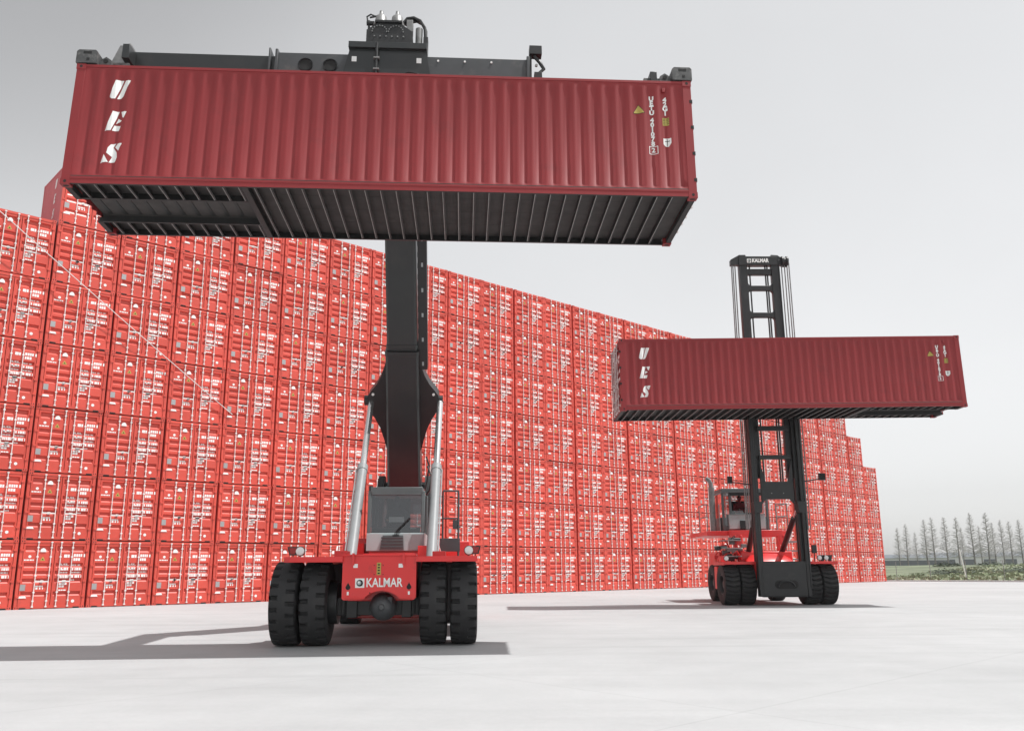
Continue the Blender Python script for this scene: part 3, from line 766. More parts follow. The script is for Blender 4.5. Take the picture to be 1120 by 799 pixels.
# ------------------------------------------------------------------ reach stacker
RSY = .0548
RSM = Matrix.Translation((-2.75, 18.865, -.136)) @ Matrix.Rotation(RSY, 4, 'Z') @ Matrix.Scale(1.1, 4)
RS = empty('reach_stacker', (-2.75, 18.865, -.136), RSY); RS.scale = (1.1, 1.1, 1.1)
tag(RS, 'red reach stacker facing the camera with its charcoal boom raised and a container overhead', 'reach stacker')
T1 = tyre_mesh(.765, .465, 22, 0); R1 = rim_mesh(.765, .465)
WX = -.09
for x, ro in ((-1.645, .1), (-1.10, .19), (1.075, .05), (1.64, .22)): wheel(RS, T1, R1, WX + x, 0, .765, ro)
for x in (-1.3, 1.3): wheel(RS, T1, R1, x, 5.9, .765)
ch = MB()
ch.box(-.60, .60, -.35, 7.4, .80, 1.50); ch.box(-.85, .85, .9, 6.8, .62, 1.2); ch.box(-1.7, 1.7, 6.9, 8.3, .55, 2.1)
ch.box(-1.25, 1.35, .95, 6.9, 1.50, 1.60); tk = MB(); tk.box(-1.65, -.87, 1.5, 4.6, .50, 1.49); tk.box(.87, 1.65, 1.5, 4.6, .50, 1.49); tk.pieces('underbody_shade_box', 'black', RS, bevel=.03); ch.box(-.7, .7, .5, 6.5, .45, .8)  # black side boxes added to block light under the machine
ch.build('chassis', 'red_m', RS, bevel=.02)
ax = MB(); ax.box(-1.0, .95, -.26, .26, .54, .86); ax.box(-.62, -.42, -.34, .34, .50, .90); ax.box(.40, .58, -.34, .34, .50, .90)
for q in range(4): ax.box(-.88 + q * .07, -.85 + q * .07, -.30, -.26, .56, .84); ax.box(.62 + q * .07, .65 + q * .07, -.30, -.26, .56, .84)
ax.lathe([(.40, -.2), (.39, .2)], 24, 'x', (-.75 * 0 - 1.0, 0, .765)); ax.lathe([(.40, -.2), (.39, .2)], 24, 'x', (.92, 0, .765))
ax.build('axle', 'black', RS, bevel=.012)
hb = MB(); hb.lathe([(.26, -.15), (.255, -.35), (.25, -.40), (.24, -.50), (.20, -.62), (.14, -.70), (.07, -.735), (.055, -.74), (.05, -.77), (.001, -.775)], 28, 'y', (.06, 0, .70))
hb.box(.16, .24, -.64, -.40, .60, .88); hb.build('axle_housing', 'grey_d', RS, bevel=.01)
fp = MB(); arc = [(.06 + .40 * cos(a), .66 + .33 * sin(a)) for a in [pi * (0.18 + .64 * i / 12) for i in range(13)]]
outl = [(-.655, 1.60), (-.655, .86), (-.62, .83), (-.36, .83)] + [p for p in arc[::-1]] + [(.47, .83), (.64, .83), (.68, .87), (.68, 1.60)]
fp.prism(outl, -.78, -.73, 'y'); fp.box(-.655, -.61, -.73, -.30, .86, 1.60); fp.box(.635, .68, -.73, -.30, .86, 1.60)
fp.box(-.66, .685, -.80, -.30, 1.60, 1.64)
fpo = fp.build('front_plate', 'red_m', RS, bevel=.012)
lug = MB()
for x in (-.46, .45): lug.prism([(-.86, 1.66), (-.79, 1.66), (-.79, 1.46), (-.81, 1.44)], x - .02, x + .02, 'x')
lug.box(-.60, -.24, -.805, -.781, .85, .875); lug.box(.40, .60, -.80, -.781, .845, .865)
lug.pieces('lifting_lug', 'red_m', fpo, bevel=.006)
bits = MB()
for x in (-.42, .40): bits.box(x - .04, x + .04, -.786, -.781, 1.40, 1.47)
for x in (-.545, .555): bits.box(x - .018, x + .018, -.786, -.781, .92, .98)
bits.pieces('reflector', 'white', fpo)
hl_ = MB()
for x in (-.545, .555): hl_.add([(x + .045 * cos(a) * (1 if sin(a) < 0 else 1 - .9 * sin(a)), -.7835, 1.06 + (.05 if sin(a) < 0 else .08) * sin(a)) for a in [2 * pi * i / 16 for i in range(16)]], [tuple(range(16))])
for x in (-.08, .08):
    for z in (1.28, 1.44): hl_.add([(x + .01 * cos(a), -.7835, z + .01 * sin(a)) for a in [2 * pi * i / 8 for i in range(8)]], [tuple(range(8))])
for x in (-.15, .13): hl_.add([(x + .012 * cos(a), -.7835, .955 + .012 * sin(a)) for a in [2 * pi * i / 8 for i in range(8)]], [tuple(range(8))])
hl_.pieces('tie_down_hole', 'dark', fpo)
ys_ = MB(); ys_.box(-.035, .04, -.787, -.781, 1.27, 1.49)
for q in range(4): ys_.box(-.018, .022, -.789, -.787, 1.29 + q * .05, 1.315 + q * .05, 1)
ys_.build('capacity_label', ['yellow', 'dark'], fpo)
sign_plate(fpo, 'sign', -.335, -.781, 1.13, .175, .76, .004)
fd = []
for s_ in (-1, 1):
    f = MB(); xo = -1.70 if s_ < 0 else 1.80
    x0, x1 = sorted((s_ * .66 + .015, xo))
    f.box(x0, x1, -.86, .95, 1.545, 1.585); f.box(x0, x1, -.875, -.86, 1.50, 1.60)
    f.box(*sorted((s_ * .66 + .015, s_ * .63 + .015)), -.3, .95, .8, 1.544, 1); f.box(x0 + .02, x1 - .02, -.84, .94, 1.53, 1.544, 1)
    fo = f.build('fender', ['red_m', 'black'], RS, bevel=.008)
for x, dx in ((-1.44, -.13), (1.64, .12)):
    l_ = MB(); l_.lathe([(.001, -.06), (.07, -.05), (.08, -.02)], 18, 'y', (x, -.72, 1.70), 0, close=False); l_.lathe([(.085, -.02), (.09, .02), (.06, .08), (.001, .09)], 18, 'y', (x, -.72, 1.70), 1, close=False)
    l_.box(x - .01, x + .01, -.72, -.70, 1.585, 1.63, 1); l_.build('headlight', ['lamp_w', 'black'], RS)
    l_ = MB(); l_.prism([(x + dx - .10, 1.78), (x + dx + .10, 1.78), (x + dx + .06, 1.63), (x + dx - .06, 1.63)], -.74, -.66, 'y', 1); l_.prism([(x + dx - .07, 1.76), (x + dx + .07, 1.76), (x + dx + .04, 1.65), (x + dx - .04, 1.65)], -.746, -.74, 'y', 0)
    l_.box(x + dx - .01, x + dx + .01, -.71, -.69, 1.585, 1.63, 1); l_.build('marker_lamp', ['lamp_r', 'black'], RS)
# cab
CX0, CX1, CYF, CYB = -.48, .72, 1.42, 3.05
cab = MB()
cab.prism([(CYF, 1.74), (CYF + .03, 2.11), (CYF + .06, 2.11), (CYB, 2.11), (CYB, 1.74)], CX0, CX1, 'x', 0)            # lower shell
cab.box(CX0 + .05, CX1 - .05, CYF + .10, CYB, 2.95, 3.07, 1)
def post(x0, x1, ya, yb, za, zb, mi): cab.add([(x, y + d, z) for (y, z) in ((ya, za), (yb, zb)) for d in (0, .07) for x in (x0, x1)], [(0, 1, 3, 2), (4, 6, 7, 5), (0, 4, 5, 1), (2, 3, 7, 6), (0, 2, 6, 4), (1, 5, 7, 3)], mi)
for x0 in (CX0, CX1 - .075): post(x0, x0 + .075, CYF + .03, CYF + .12, 2.11, 2.99, 1)
for x0 in (CX0, CX1 - .08): cab.box(x0, x0 + .08, CYB - .1, CYB, 2.11, 2.99, 1)
for x0 in (CX0, CX1 - .06): cab.box(x0, x0 + .06, CYF + .9, CYF + .97, 2.11, 2.96, 1)
cab.box(CX0 + .075, CX1 - .075, CYF + .10, CYF + .18, 2.90, 2.99, 1)
cab.box(CX0 + .05, CX1 - .05, CYF + .06, CYB - .05, 2.10, 2.125, 2)
cabo = cab.build('cab', ['grey_l', 'grey_m', 'black'], RS, bevel=.012)
gl = MB(); gl.add([(CX0 + .075, CYF + .055, 2.12), (CX1 - .075, CYF + .055, 2.12), (CX1 - .075, CYF + .13, 2.905), (CX0 + .075, CYF + .13, 2.905)], [(0, 1, 2, 3)]); gl.build('windscreen', 'glass', cabo)
for x in (CX0 + .03, CX1 - .03):
    gl = MB(); gl.add([(x, CYF + .1, 2.12), (x, CYB - .1, 2.12), (x, CYB - .1, 2.95), (x, CYF + .17, 2.95)], [(0, 1, 2, 3)]); gl.build('side_window', 'glass', cabo)
gl = MB(); gl.add([(CX0 + .08, CYB - .04, 2.3), (CX1 - .08, CYB - .04, 2.3), (CX1 - .08, CYB - .04, 2.95), (CX0 + .08, CYB - .04, 2.95)], [(0, 1, 2, 3)]); gl.build('rear_window', 'glass', cabo)
lp = MB(); lp.prism([(-.20, 1.76), (.30, 1.76), (.28, 2.06), (-.14, 2.06)], CYF - .03, CYF + .05, 'y', 0)
for q in range(4): lp.box(-.17, .28, CYF - .045, CYF - .03, 1.80 + q * .065, 1.83 + q * .065, 1)
lp.prism([(.40, 1.76), (.70, 1.76), (.70, 2.08), (.46, 2.08)], CYF - .008, CYF + .04, 'y', 2)
lp.build('front_panel', ['grey_m', 'grey_d', 'cyl'], cabo, bevel=.004)
wp = MB()
for d in (0, .035): wp.path([(.10 + d, CYF - .02, 2.04), (.12 + d, CYF + .0, 2.14), (.40 + d * .6, CYF + .04, 2.42)], .009, 5)
wp.box(.06, .2, CYF - .03, CYF + .0, 2.03, 2.07); wp.build('wiper', 'black', cabo)
sg = MB(); sg.box(-.04, .28, CYF + .22, CYF + .23, 2.34, 2.45, 0); sg.box(.42, .54, CYF + .14, CYF + .15, 2.14, 2.22, 0); sg.pieces('paper_notice', 'white', cabo)
st = MB(); st.box(-.16, .36, CYF + .95, CYF + 1.08, 2.25, 2.9); st.box(-.18, .38, CYF + .5, CYF + 1.05, 2.12, 2.27)
st.build('seat', 'cloth_d', cabo, bevel=.03)
dsh = MB(); dsh.prism([(CYF + .1, 2.12), (CYF + .35, 2.12), (CYF + .32, 2.24), (CYF + .14, 2.2)], CX0 + .1, CX1 - .1, 'x', 0)
dsh.path([(.10 + .19 * cos(a), CYF + .42 + .06 * sin(a), 2.36 + .15 * sin(a)) for a in [2 * pi * i / 20 for i in range(21)]], .014, 6)
dsh.tube((.10, CYF + .25, 2.2), (.10, CYF + .42, 2.36), .02); dsh.build('dashboard', 'black', cabo)
seated_driver(tuple(RSM @ Vector((.08, CYF + .82, 2.13))), RSY, 'driver in dark workwear seated behind the windscreen of the reach stacker', 'cloth_d')
mt = MB()   # red rails under the cab and mount boxes
mt.box(CX0 - .05, CX1 + .05, CYF - .10, CYF - .03, 1.60, 1.69); mt.box(CX0 + .05, CX1 - .05, CYF + .1, CYB, 1.60, 1.74)
mt.box(CX1 - .12, CX1 + .06, CYF - .25, CYF - .08, 1.60, 1.84); mt.box(-.9, -.66, -.2, .3, 1.60, 1.72); mt.box(.95, 1.2, -.2, .3, 1.60, 1.70)
mt.pieces('deck_bracket', 'red_m', RS, bevel=.01)
cr = MB(); cr.box(CX0 - .30, CX0 - .06, 1.6, 2.6, 1.62, 1.92); cr.box(CX0 - .34, CX0 - .12, 2.8, 3.6, 1.60, 2.05); cr.pieces('valve_box', 'red_m', RS, bevel=.02)
# railing cage right of the cab
rl = MB()
for x in (1.08, 1.42):
    rl.tube((x, 2.3, 1.62), (x, 2.3, 3.05), .02, n=8)
rl.tube((1.08, 2.3, 3.05), (1.42, 2.3, 3.05), .02, n=8); rl.tube((1.08, 2.3, 2.45), (1.42, 2.3, 2.45), .018, n=8)
rl.tube((1.42, 2.3, 3.05), (1.42, 3.6, 3.05), .02, n=8); rl.tube((1.42, 3.6, 1.62), (1.42, 3.6, 3.05), .02, n=8); rl.tube((1.42, 2.3, 2.45), (1.42, 3.6, 2.45), .018, n=8)
rl.box(1.02, 1.46, 2.26, 2.34, 1.74, 2.02); rl.box(1.30, 1.40, 2.24, 2.30, 2.22, 2.42)
rl.pieces('railing', 'grey_d', RS, bevel=.005)
hs_ = MB()
for pts in ([(1.02, 1.2, 1.62), (1.0, 1.25, 1.9), (1.06, 1.5, 1.72), (1.12, 1.6, 1.62)], [(-.98, .6, 1.6), (-.97, .7, 1.82), (-1.02, .9, 1.7), (-1.06, .9, 1.6)]): hs_.path(pts, .016, 6)
hs_.pieces('hose', 'white', RS)
# boom
BP = Vector((0, 6.0, 3.45)); BA = radians(60.2); Bd = Vector((0, -cos(BA), sin(BA))); Bn = Vector((0, -sin(BA), -cos(BA)))   # Bn: out of the underside, to the front
BM = Matrix(((1, 0, 0, BP.x), (0, Bd.y, Bn.y, BP.y), (0, Bd.z, Bn.z, BP.z), (0, 0, 0, 1)))    # local: x right, y along boom, z out of the underside
bo = MB(); S1 = 3.85; S2 = 9.55
def bbox(b, w0, w1, y0, y1, h0, h1, mi=0):
    c_ = .05
    pr = lambda w, h: [(-w + c_, h / 2), (w - c_, h / 2), (w, h / 2 - c_), (w, -h / 2 + c_), (w - c_, -h / 2), (-w + c_, -h / 2), (-w, -h / 2 + c_), (-w, h / 2 - c_)]
    vs = [(a, y0, z) for a, z in pr(w0, h0)] + [(a, y1, z) for a, z in pr(w1, h1)]
    b.add(vs, [(i, (i + 1) % 8, 8 + (i + 1) % 8, 8 + i) for i in range(8)] + [tuple(range(8))[::-1], tuple(range(8, 16))], mi)
bbox(bo, .43, .40, -.5, S1, 1.0, .95)
bbox(bo, .415, .415, S1 - .12, S1, 1.0, 1.0)
bo.box(-.46, .46, -.35, .25, .40, .50, 0)
bo.tube((-.62, 0, 0), (.62, 0, 0), .16, n=16)
boom = bo.build('boom', 'boom', RS, bevel=.008, mw=BM)
bi = MB(); bbox(bi, .37, .355, S1, S2, .84, .80)
for q in (S1 + .06, S2 - .3): bbox(bi, .385, .385, q, q + .10, .88, .88)
bi.build('boom_extension', 'boom', boom, bevel=.008)
gs = MB(); half = [(.40, 3.55), (.44, 3.45), (.54, 3.15), (.66, 2.92), (.80, 2.74), (.88, 2.62), (.90, 2.48), (.89, 2.30), (.82, 2.16), (.72, 2.0), (.60, 1.75), (.51, 1.45), (.45, 1.2), (.40, 1.08)]
for s_ in (-1, 1): gs.prism([(s_ * a, b_) for a, b_ in half], -.28, .18, 'z', 0)
for s_ in (-1, 1):
    gs.tube((s_ * .70, 2.45, .05), (s_ * .99, 2.45, .05), .13, n=18); 
    gs.tube((s_ * .76, 2.66, .18), (s_ * .76, 2.66, .21), .035, n=10, mi=1)
gs.build('cylinder_bracket', ['black', 'white'], boom, bevel=.01)
ct = MB(); ct.box(.40, .62, 3.35, S2 - .6, -.05, .30, 0)
for q in range(9): ct.box(.485, .530, 3.45 + q * .62, 3.55 + q * .62, .300, .304, 1)
for q in range(22): ct.box(.395, .402, 3.2 + q * .27, 3.32 + q * .27, .28, .34, 2)
ct.build('cable_track', ['black', 'grey_l', 'black'], boom, bevel=.006)
pv = MB()
for s_ in (-1, 1): pv.prism([(5.2, 1.6), (6.9, 1.6), (6.6, 3.3), (6.2, 3.75), (5.8, 3.75), (5.5, 3.3)], s_ * .52, s_ * .68, 'x')
pv.pieces('boom_pivot', 'black', RS, bevel=.02)
ho = MB()
for pts in ([(.52, 5.2, 3.2), (.60, 5.0, 3.5), (.66, 4.9, 3.9), (.58, 5.0, 4.15)], [(.50, 5.4, 3.1), (.68, 4.9, 3.3), (.74, 4.8, 3.6), (.62, 4.9, 3.9)], [(-.5, 5.2, 3.1), (-.62, 4.9, 3.3), (-.6, 5.0, 3.6)]): ho.path(pts, .022, 7)
ho.pieces('hose', 'black', RS)
ev = MB(); ev.box(-.62, -.42, 3.3, 3.8, 3.02, 3.22); ev.box(.46, .62, 3.2, 3.7, 3.0, 3.2); ev.tube((-.60, 3.2, 3.0), (-.60, 3.2, 3.25), .05); ev.pieces('work_lamp', 'black', RS, bevel=.01)
for s_, xb, xt in ((-1, -.69, -.82), (1, .90, .92)):
    p0 = Vector((xb, .45, 1.35)); Pt = BM @ Vector((s_ * .87, 2.45, .05)); Pt.x = xt
    d = (Pt - p0); mid = p0 + d * .545
    c_ = MB(); c_.tube(p0, mid, .108, n=24); c_.tube(mid - d.normalized() * .16, mid + d.normalized() * .02, .121, n=24)
    c_.tube(p0 + d.normalized() * .1 + Vector((.13 * s_, 0, 0)), mid - d.normalized() * .1 + Vector((.13 * s_, 0, 0)), .016, n=6)
    cy = c_.build('lift_cylinder', 'cyl', RS)
    c_ = MB(); c_.tube(mid + d.normalized() * .02, Pt, .078, n=20); c_.build('rod', 'chrome', cy)
# spreader, in the pose of the held container
sp = MB(); z0 = CH + .16
sp.box(-2.35, 2.80, -.82, -.28, z0 + .05, z0 + .50); sp.box(-2.35, 2.80, .25, .80, z0 + .05, z0 + .50)
sp.box(-2.37, -2.31, -.86, .84, z0, z0 + .56); sp.box(2.78, 2.84, -.86, .84, z0, z0 + .56)
sp.box(-2.5, -2.46, -.86, -.30, z0, z0 + .58, 0)
for x in (.95, 1.5, 2.05): sp.tube((x, -.84, z0 + .40), (x, -.82, z0 + .40), .022, n=8, mi=1)
for x in (-1.75, -1.25):
    sp.lathe([(.13, -.0), (.13, .03), (.15, .03), (.15, -.004)], 20, 'y', (x, -.84, z0 + .22), 0, close=False)
    sp.add([(x + .13 * cos(2 * pi * i / 20), -.8235, z0 + .22 + .13 * sin(2 * pi * i / 20)) for i in range(20)], [tuple(range(20))], 2)
spo = sp.build('spreader', ['grey_d', 'white', 'dark'], RS, bevel=.01); spo.matrix_local = RSM.inverted() @ MW1
tb = MB(); tb.box(-5.32, -2.37, -.76, -.34, z0 + .12, z0 + .45); tb.box(-5.32, -5.18, -1.1, 1.1, z0 + .08, z0 + .40); tb.pieces('telescopic_beam', 'boom', spo, bevel=.01)
tb = MB(); tb.box(2.84, 5.4, .30, .74, z0 + .08, z0 + .44); tb.box(5.3, 5.44, -1.1, 1.1, z0 - .1, z0 + .12); tb.pieces('telescopic_beam', 'boom', spo, bevel=.01)
br = MB(); br.prism([(-5.68, z0 - .14), (-5.52, z0 - .14), (-5.28, z0 + .50), (-5.36, z0 + .56), (-5.5, z0 + .56), (-5.66, z0 + .10)], -.80, -.72, 'y'); br.prism([(-5.50, z0 - .14), (-5.32, z0 - .14), (-5.30, z0 + .56), (-5.40, z0 + .50)], -.82, -.74, 'y'); br.box(-5.34, -5.28, -.82, -.3, z0 - .1, z0 + .60)
br.build('end_bracket', 'steel', spo, bevel=.006)
for s_ in (-1, 1):
    for sy in (-1, 1):
        tw_ = MB(); cx, cy = s_ * (hl - .17), sy * (hw - .16)
        tw_.prism([(cx - .20, CH + .02), (cx + .20, CH + .02), (cx + .20, CH + .27), (cx + .16, CH + .31), (cx - .16, CH + .31), (cx - .20, CH + .27)], cy - .17, cy + .17, 'y')
        tw_.box(cx - .07, cx + .09, cy - .174, cy - .17, CH + .22, CH + .275, 1); tw_.box(cx + .0, cx + .06, cy - .174, cy - .17, CH + .07, CH + .13, 1)
        lx = cx - s_ * .33
        tw_.prism([(lx - .12, CH + .02), (lx + .12, CH + .02), (lx + .10, CH + .16), (lx, CH + .23), (lx - .10, CH + .16)], cy - .06, cy + .06, 'y')
        tw_.tube((lx, cy - .075, CH + .13), (lx, cy - .06, CH + .13), .045, n=12, mi=1)
        tw_.box(*sorted((cx - s_ * .2, cx - s_ * .75)), cy + .02, cy + .16, CH + .04, CH + .16)
        tw_.tube((cx, cy, CH - .03), (cx, cy, CH + .04), .03)
        tw_.pieces('twistlock', ['worn_grey', 'dark'], spo, bevel=.01)
hd = MB(); hx = -.08
hd.prism([(hx - .93, CH + .02), (hx + .90, CH + .02), (hx + .79, CH + .68), (hx + .77, CH + .86), (hx - .77, CH + .86), (hx - .79, CH + .68)], -.90, .95, 'y')
hd.box(hx - .80, hx + .80, -.97, .98, CH + .74, CH + .875)
for x in (hx - .68, hx + .64): hd.box(x - .05, x + .05, -.907, -.90, CH + .44, CH + .56, 1)
hd.tube((hx - .22, -.95, CH + .05), (hx - .22, -.95, CH + .86), .033, n=10, mi=2)
for z in (.24, .50): hd.box(hx - .28, hx - .16, -.99, -.90, CH + z - .015, CH + z + .015, 3)
hd.build('head_block', ['boom', 'lamp_w', 'black', 'steel'], spo, bevel=.01)
ro = MB(); zr = CH + .875
ro.prism([(hx - .47, zr), (hx - .47, zr + .40), (hx - .24, zr + .58), (hx + .22, zr + .58), (hx + .48, zr + .38), (hx + .50, zr)], -.80, .7, 'y', 0)
ro.prism([(hx - .30, zr + .575), (hx + .26, zr + .575), (hx + .26, zr + .62), (hx - .30, zr + .62)], -.84, .6, 'y', 0)
for cx_ in (hx - .20, hx + .14):
    for k_ in range(9):
        a = pi * k_ / 8; ro.tube((cx_ + .15 * cos(a), -.80, zr + .36 + .14 * sin(a)), (cx_ + .15 * cos(a), -.825, zr + .36 + .14 * sin(a)), .014, n=6, mi=1)
for k_ in range(6): ro.tube((hx - .3 + .12 * k_, -.80, zr + .24), (hx - .3 + .12 * k_, -.83, zr + .24), .016, n=6, mi=1)
ro.build('rotator', ['black', 'steel'], spo, bevel=.006)
for x in (hx - .20, hx + .14):
    mo = MB(); mo.lathe([(.16, 0), (.16, .05), (.135, .06), (.115, .23), (.075, .27), (.045, .30), (.038, .38), (.001, .39)], 20, 'z', (x, -.60, zr + .62), 0)
    for k_ in range(12): a = 2 * pi * k_ / 12; mo.tube((x + .137 * cos(a), -.60 + .137 * sin(a), zr + .67), (x + .137 * cos(a), -.60 + .137 * sin(a), zr + .695), .012, n=6)
    mo.build('slew_motor', 'steel', spo)
zq = zr + .24; vl = MB(); vl.tube((hx + .60, -.5, zr), (hx + .60, -.5, zr + .66), .075, n=14, mi=1); vl.box(hx + .34, hx + .47, -.6, -.4, zq + .30, zq + .58, 1); vl.box(hx + .70, hx + .80, -.62, -.45, zr - .05, zr + .40, 0)
vl.box(hx + .02 - .08, hx + .02, -.4, -.2, zr + .40, zq + .62, 0); vl.tube((hx - .45, -.6, zr + .1), (hx - .45, -.6, zq + .52), .025, n=8); vl.tube((hx - .50, -.6, zq + .46), (hx - .34, -.6, zq + .46), .05, n=10); vl.tube((hx - .44, -.6, zq + .60), (hx - .30, -.6, zq + .64), .02, n=8)
vl.pieces('hydraulic_valve', ['black', 'steel'], spo, bevel=.004)
hz = MB()
for q in range(3): hz.path([(hx + .26 + .04 * q, -.5 + .06 * q, zq + .56), (hx + .34 + .04 * q, -.5 + .06 * q, zq + .68), (hx + .48 + .03 * q, -.51 + .06 * q, zq + .70), (hx + .62 + .02 * q, -.52 + .06 * q, zq + .62), (hx + .72 + .01 * q, -.53 + .06 * q, zq + .44), (hx + .75, -.55 + .05 * q, zr + .2), (hx + .75, -.55 + .05 * q, zr - .1)], .033, 8)
hz.path([(hx - .48, -.62, zq + .50), (hx - .50, -.6, zq + .62), (hx - .42, -.6, zq + .68), (hx - .30, -.58, zq + .64)], .018, 7)
hz.path([(hx - 1.35, -.90, CH + .07), (hx - 1.0, -.95, CH + .12), (hx - .7, -.97, CH + .09), (hx - .3, -.97, CH + .10)], .022, 7); hz.path([(hx + .2, -.95, CH + .08), (hx + .45, -.97, CH + .19), (hx + .62, -.98, CH + .15), (hx + .66, -.97, CH + .05)], .018, 7)
hz.pieces('hose', 'black', spo)
sn = MB(); xr = 2.84; sn.box(xr, xr + .05, -.8, -.3, z0, z0 + .70, 0); sn.box(xr + .0, xr + .26, -.86, -.66, z0 + .62, z0 + .82, 0); sn.path([(xr + .1, -.8, z0 + .6), (xr + .22, -.8, z0 + .45), (xr + .30, -.8, z0 + .3), (xr + .20, -.8, z0 + .2), (xr + .26, -.8, z0)], .04, 7)
sn.box(xr + .10, xr + .26, -.85, -.7, z0 + .05, z0 + .2, 0); sn.tube((xr + .14, -.84, z0 + .34), (xr + .14, -.88, z0 + .34), .03, mi=1)
sn.build('camera_box', ['black', 'steel'], spo, bevel=.006)
nz_ = MB(); e_ = BM @ Vector((0, S2, 0))
Xs = RSM.inverted() @ MW1 @ Vector((hx, 0, zr + .45))
nz_.prism([(e_.y + .45, e_.z - .55), (e_.y - .20, e_.z - .15), (Xs.y - .35, Xs.z + .02), (Xs.y - .35, Xs.z + .16), (Xs.y + .2, Xs.z + .20), (e_.y + .35, e_.z + .15)], -.34, .34, 'x')
nz_.build('boom_head', 'boom', RS, bevel=.01)

# ------------------------------------------------------------------ empty container handler
EO = (9.80, 33.6, 0); EY = .0122
EHM = Matrix.Translation(EO) @ Matrix.Rotation(EY, 4, 'Z')
EH = empty('empty_container_handler', EO, EY)
tag(EH, 'red mast truck with a tall black ladder mast gripping a container by its top rail', 'mast truck')
T2 = tyre_mesh(.74, .54, 26, 1, 'lug_tyre'); R2 = rim_mesh(.74, .54, 'lug_rim')
for x, ro_ in ((-1.80, .1), (-1.20, .16), (1.20, .05), (1.80, .2)): wheel(EH, T2, R2, x, 0, .74, ro_)
for x in (-1.20, 1.20): wheel(EH, T2, R2, x, 4.1, .74, .2)
c_ = MB(); c_.box(-.85, .85, -.1, 5.4, .70, 1.35); c_.box(-1.0, 1.0, 4.9, 6.4, .55, 2.0); c_.box(-1.0, 1.0, 1.0, 5.2, 1.35, 1.95)
c_.box(-1.95, -1.80, 1.0, 1.5, .55, 1.4); c_.box(-1.5, 1.5, 1.0, 3.0, .75, 1.3)
c_.build('chassis', 'red_m', EH, bevel=.03)
hd = MB(); vs = []
pr = [(.35, 1.42), (.45, 1.62), (.9, 1.86), (1.6, 2.0), (3.6, 2.05), (5.4, 2.0)]
for y, z in pr:
    for u in range(9):
        a = pi * u / 8; vs.append((-.95 * cos(a) if abs(cos(a)) < .92 else -.95 * cos(a), y, 1.30 + (z - 1.30) * (sin(a) ** .45 if sin(a) > 0.001 else 0)))
hd.add(vs, [(i * 9 + u, i * 9 + u + 1, (i + 1) * 9 + u + 1, (i + 1) * 9 + u) for i in range(len(pr) - 1) for u in range(8)] + [tuple(range(9)), tuple(range((len(pr) - 1) * 9, len(pr) * 9))], 0, True)
hd.build('hood', 'red_m', EH)
for s_ in (-1, 1):
    f = MB(); f.box(*sorted((s_ * .88, s_ * 2.10)), -.66, .95, 1.50, 1.55); f.box(*sorted((s_ * .88, s_ * 2.10)), -.68, -.66, 1.46, 1.56); f.box(*sorted((s_ * 2.06, s_ * 2.10)), -.66, .95, 1.44, 1.50)
    f.box(*sorted((s_ * .86, s_ * .90)), -.5, .95, .9, 1.5); f.build('fender', 'red_m', EH, bevel=.008)
dk = MB(); dk.box(-2.0, 1.35, 2.1, 5.4, 2.60, 2.78); dk.box(-1.15, 1.0, 1.95, 2.1, 2.52, 2.80)
for x in (-1.0, -.75, .75, .98): dk.box(x, x + .10, 1.9, 2.1, 1.5, 2.6)
dk.prism([(-1.05, 1.55), (-.92, 1.55), (-1.10, 2.6), (-1.26, 2.6)], 1.3, 1.4, 'y'); dk.prism([(.86, 1.55), (.98, 1.55), (.72, 2.6), (.60, 2.6)], 1.3, 1.4, 'y')
dk.pieces('deck', 'red_m', EH, bevel=.012)
# cab of the handler
EX0, EX1, EYF, EYB = -1.28, .62, 2.25, 4.0
cb = MB(); cb.box(-1.05, .42, EYF, EYF + .5, 2.86, 3.46, 0); cb.box(EX0, EX1, EYF + .5, EYB, 2.80, 3.35, 1)
cb.box(-1.05, .42, EYF - .02, EYF, 3.42, 3.46, 1); cb.box(-.62, -.40, EYF - .05, EYF + .0, 2.86, 3.2, 2)
for x0 in (EX0, EX0 + .30, EX1 - .1): cb.box(x0, x0 + .09, EYF + .1, EYF + .2, 2.80, 4.40, 1)
for x0 in (EX0, EX1 - .1): cb.box(x0, x0 + .1, EYB - .1, EYB, 2.80, 4.40, 1)
cb.box(EX0 - .02, EX1 + .02, EYF + .0, EYB, 4.32, 4.48, 1); cb.box(-.95, EX1, EYF + .04, EYF + .16, 4.20, 4.36, 2)
cb.box(EX0, EX0 + .40, EYF + .12, EYF + .2, 2.80, 3.0, 1)
ecab = cb.build('cab', ['grey_l', 'grey_m', 'black'], EH, bevel=.012)
for (xa, xb) in ((EX0 + .09, EX0 + .30), (EX0 + .39, EX1 - .1)):
    gl = MB(); gl.add([(xa, EYF + .15, 3.0), (xb, EYF + .15, 3.0), (xb, EYF + .15, 4.32), (xa, EYF + .15, 4.32)], [(0, 1, 2, 3)]); gl.build('windscreen', 'glass', ecab)
gl = MB(); gl.add([(EX0 + .05, EYF + .2, 3.35), (EX0 + .05, EYB - .1, 3.35), (EX0 + .05, EYB - .1, 4.32), (EX0 + .05, EYF + .2, 4.32)], [(0, 1, 2, 3)]); gl.build('side_window', 'glass', ecab)
st = MB(); st.box(-.62, -.08, EYF + 1.1, EYF + 1.22, 3.4, 4.05); st.box(-.62, -.08, EYF + .62, EYF + 1.2, 3.34, 3.44); st.build('seat', 'cloth_d', ecab, bevel=.03)
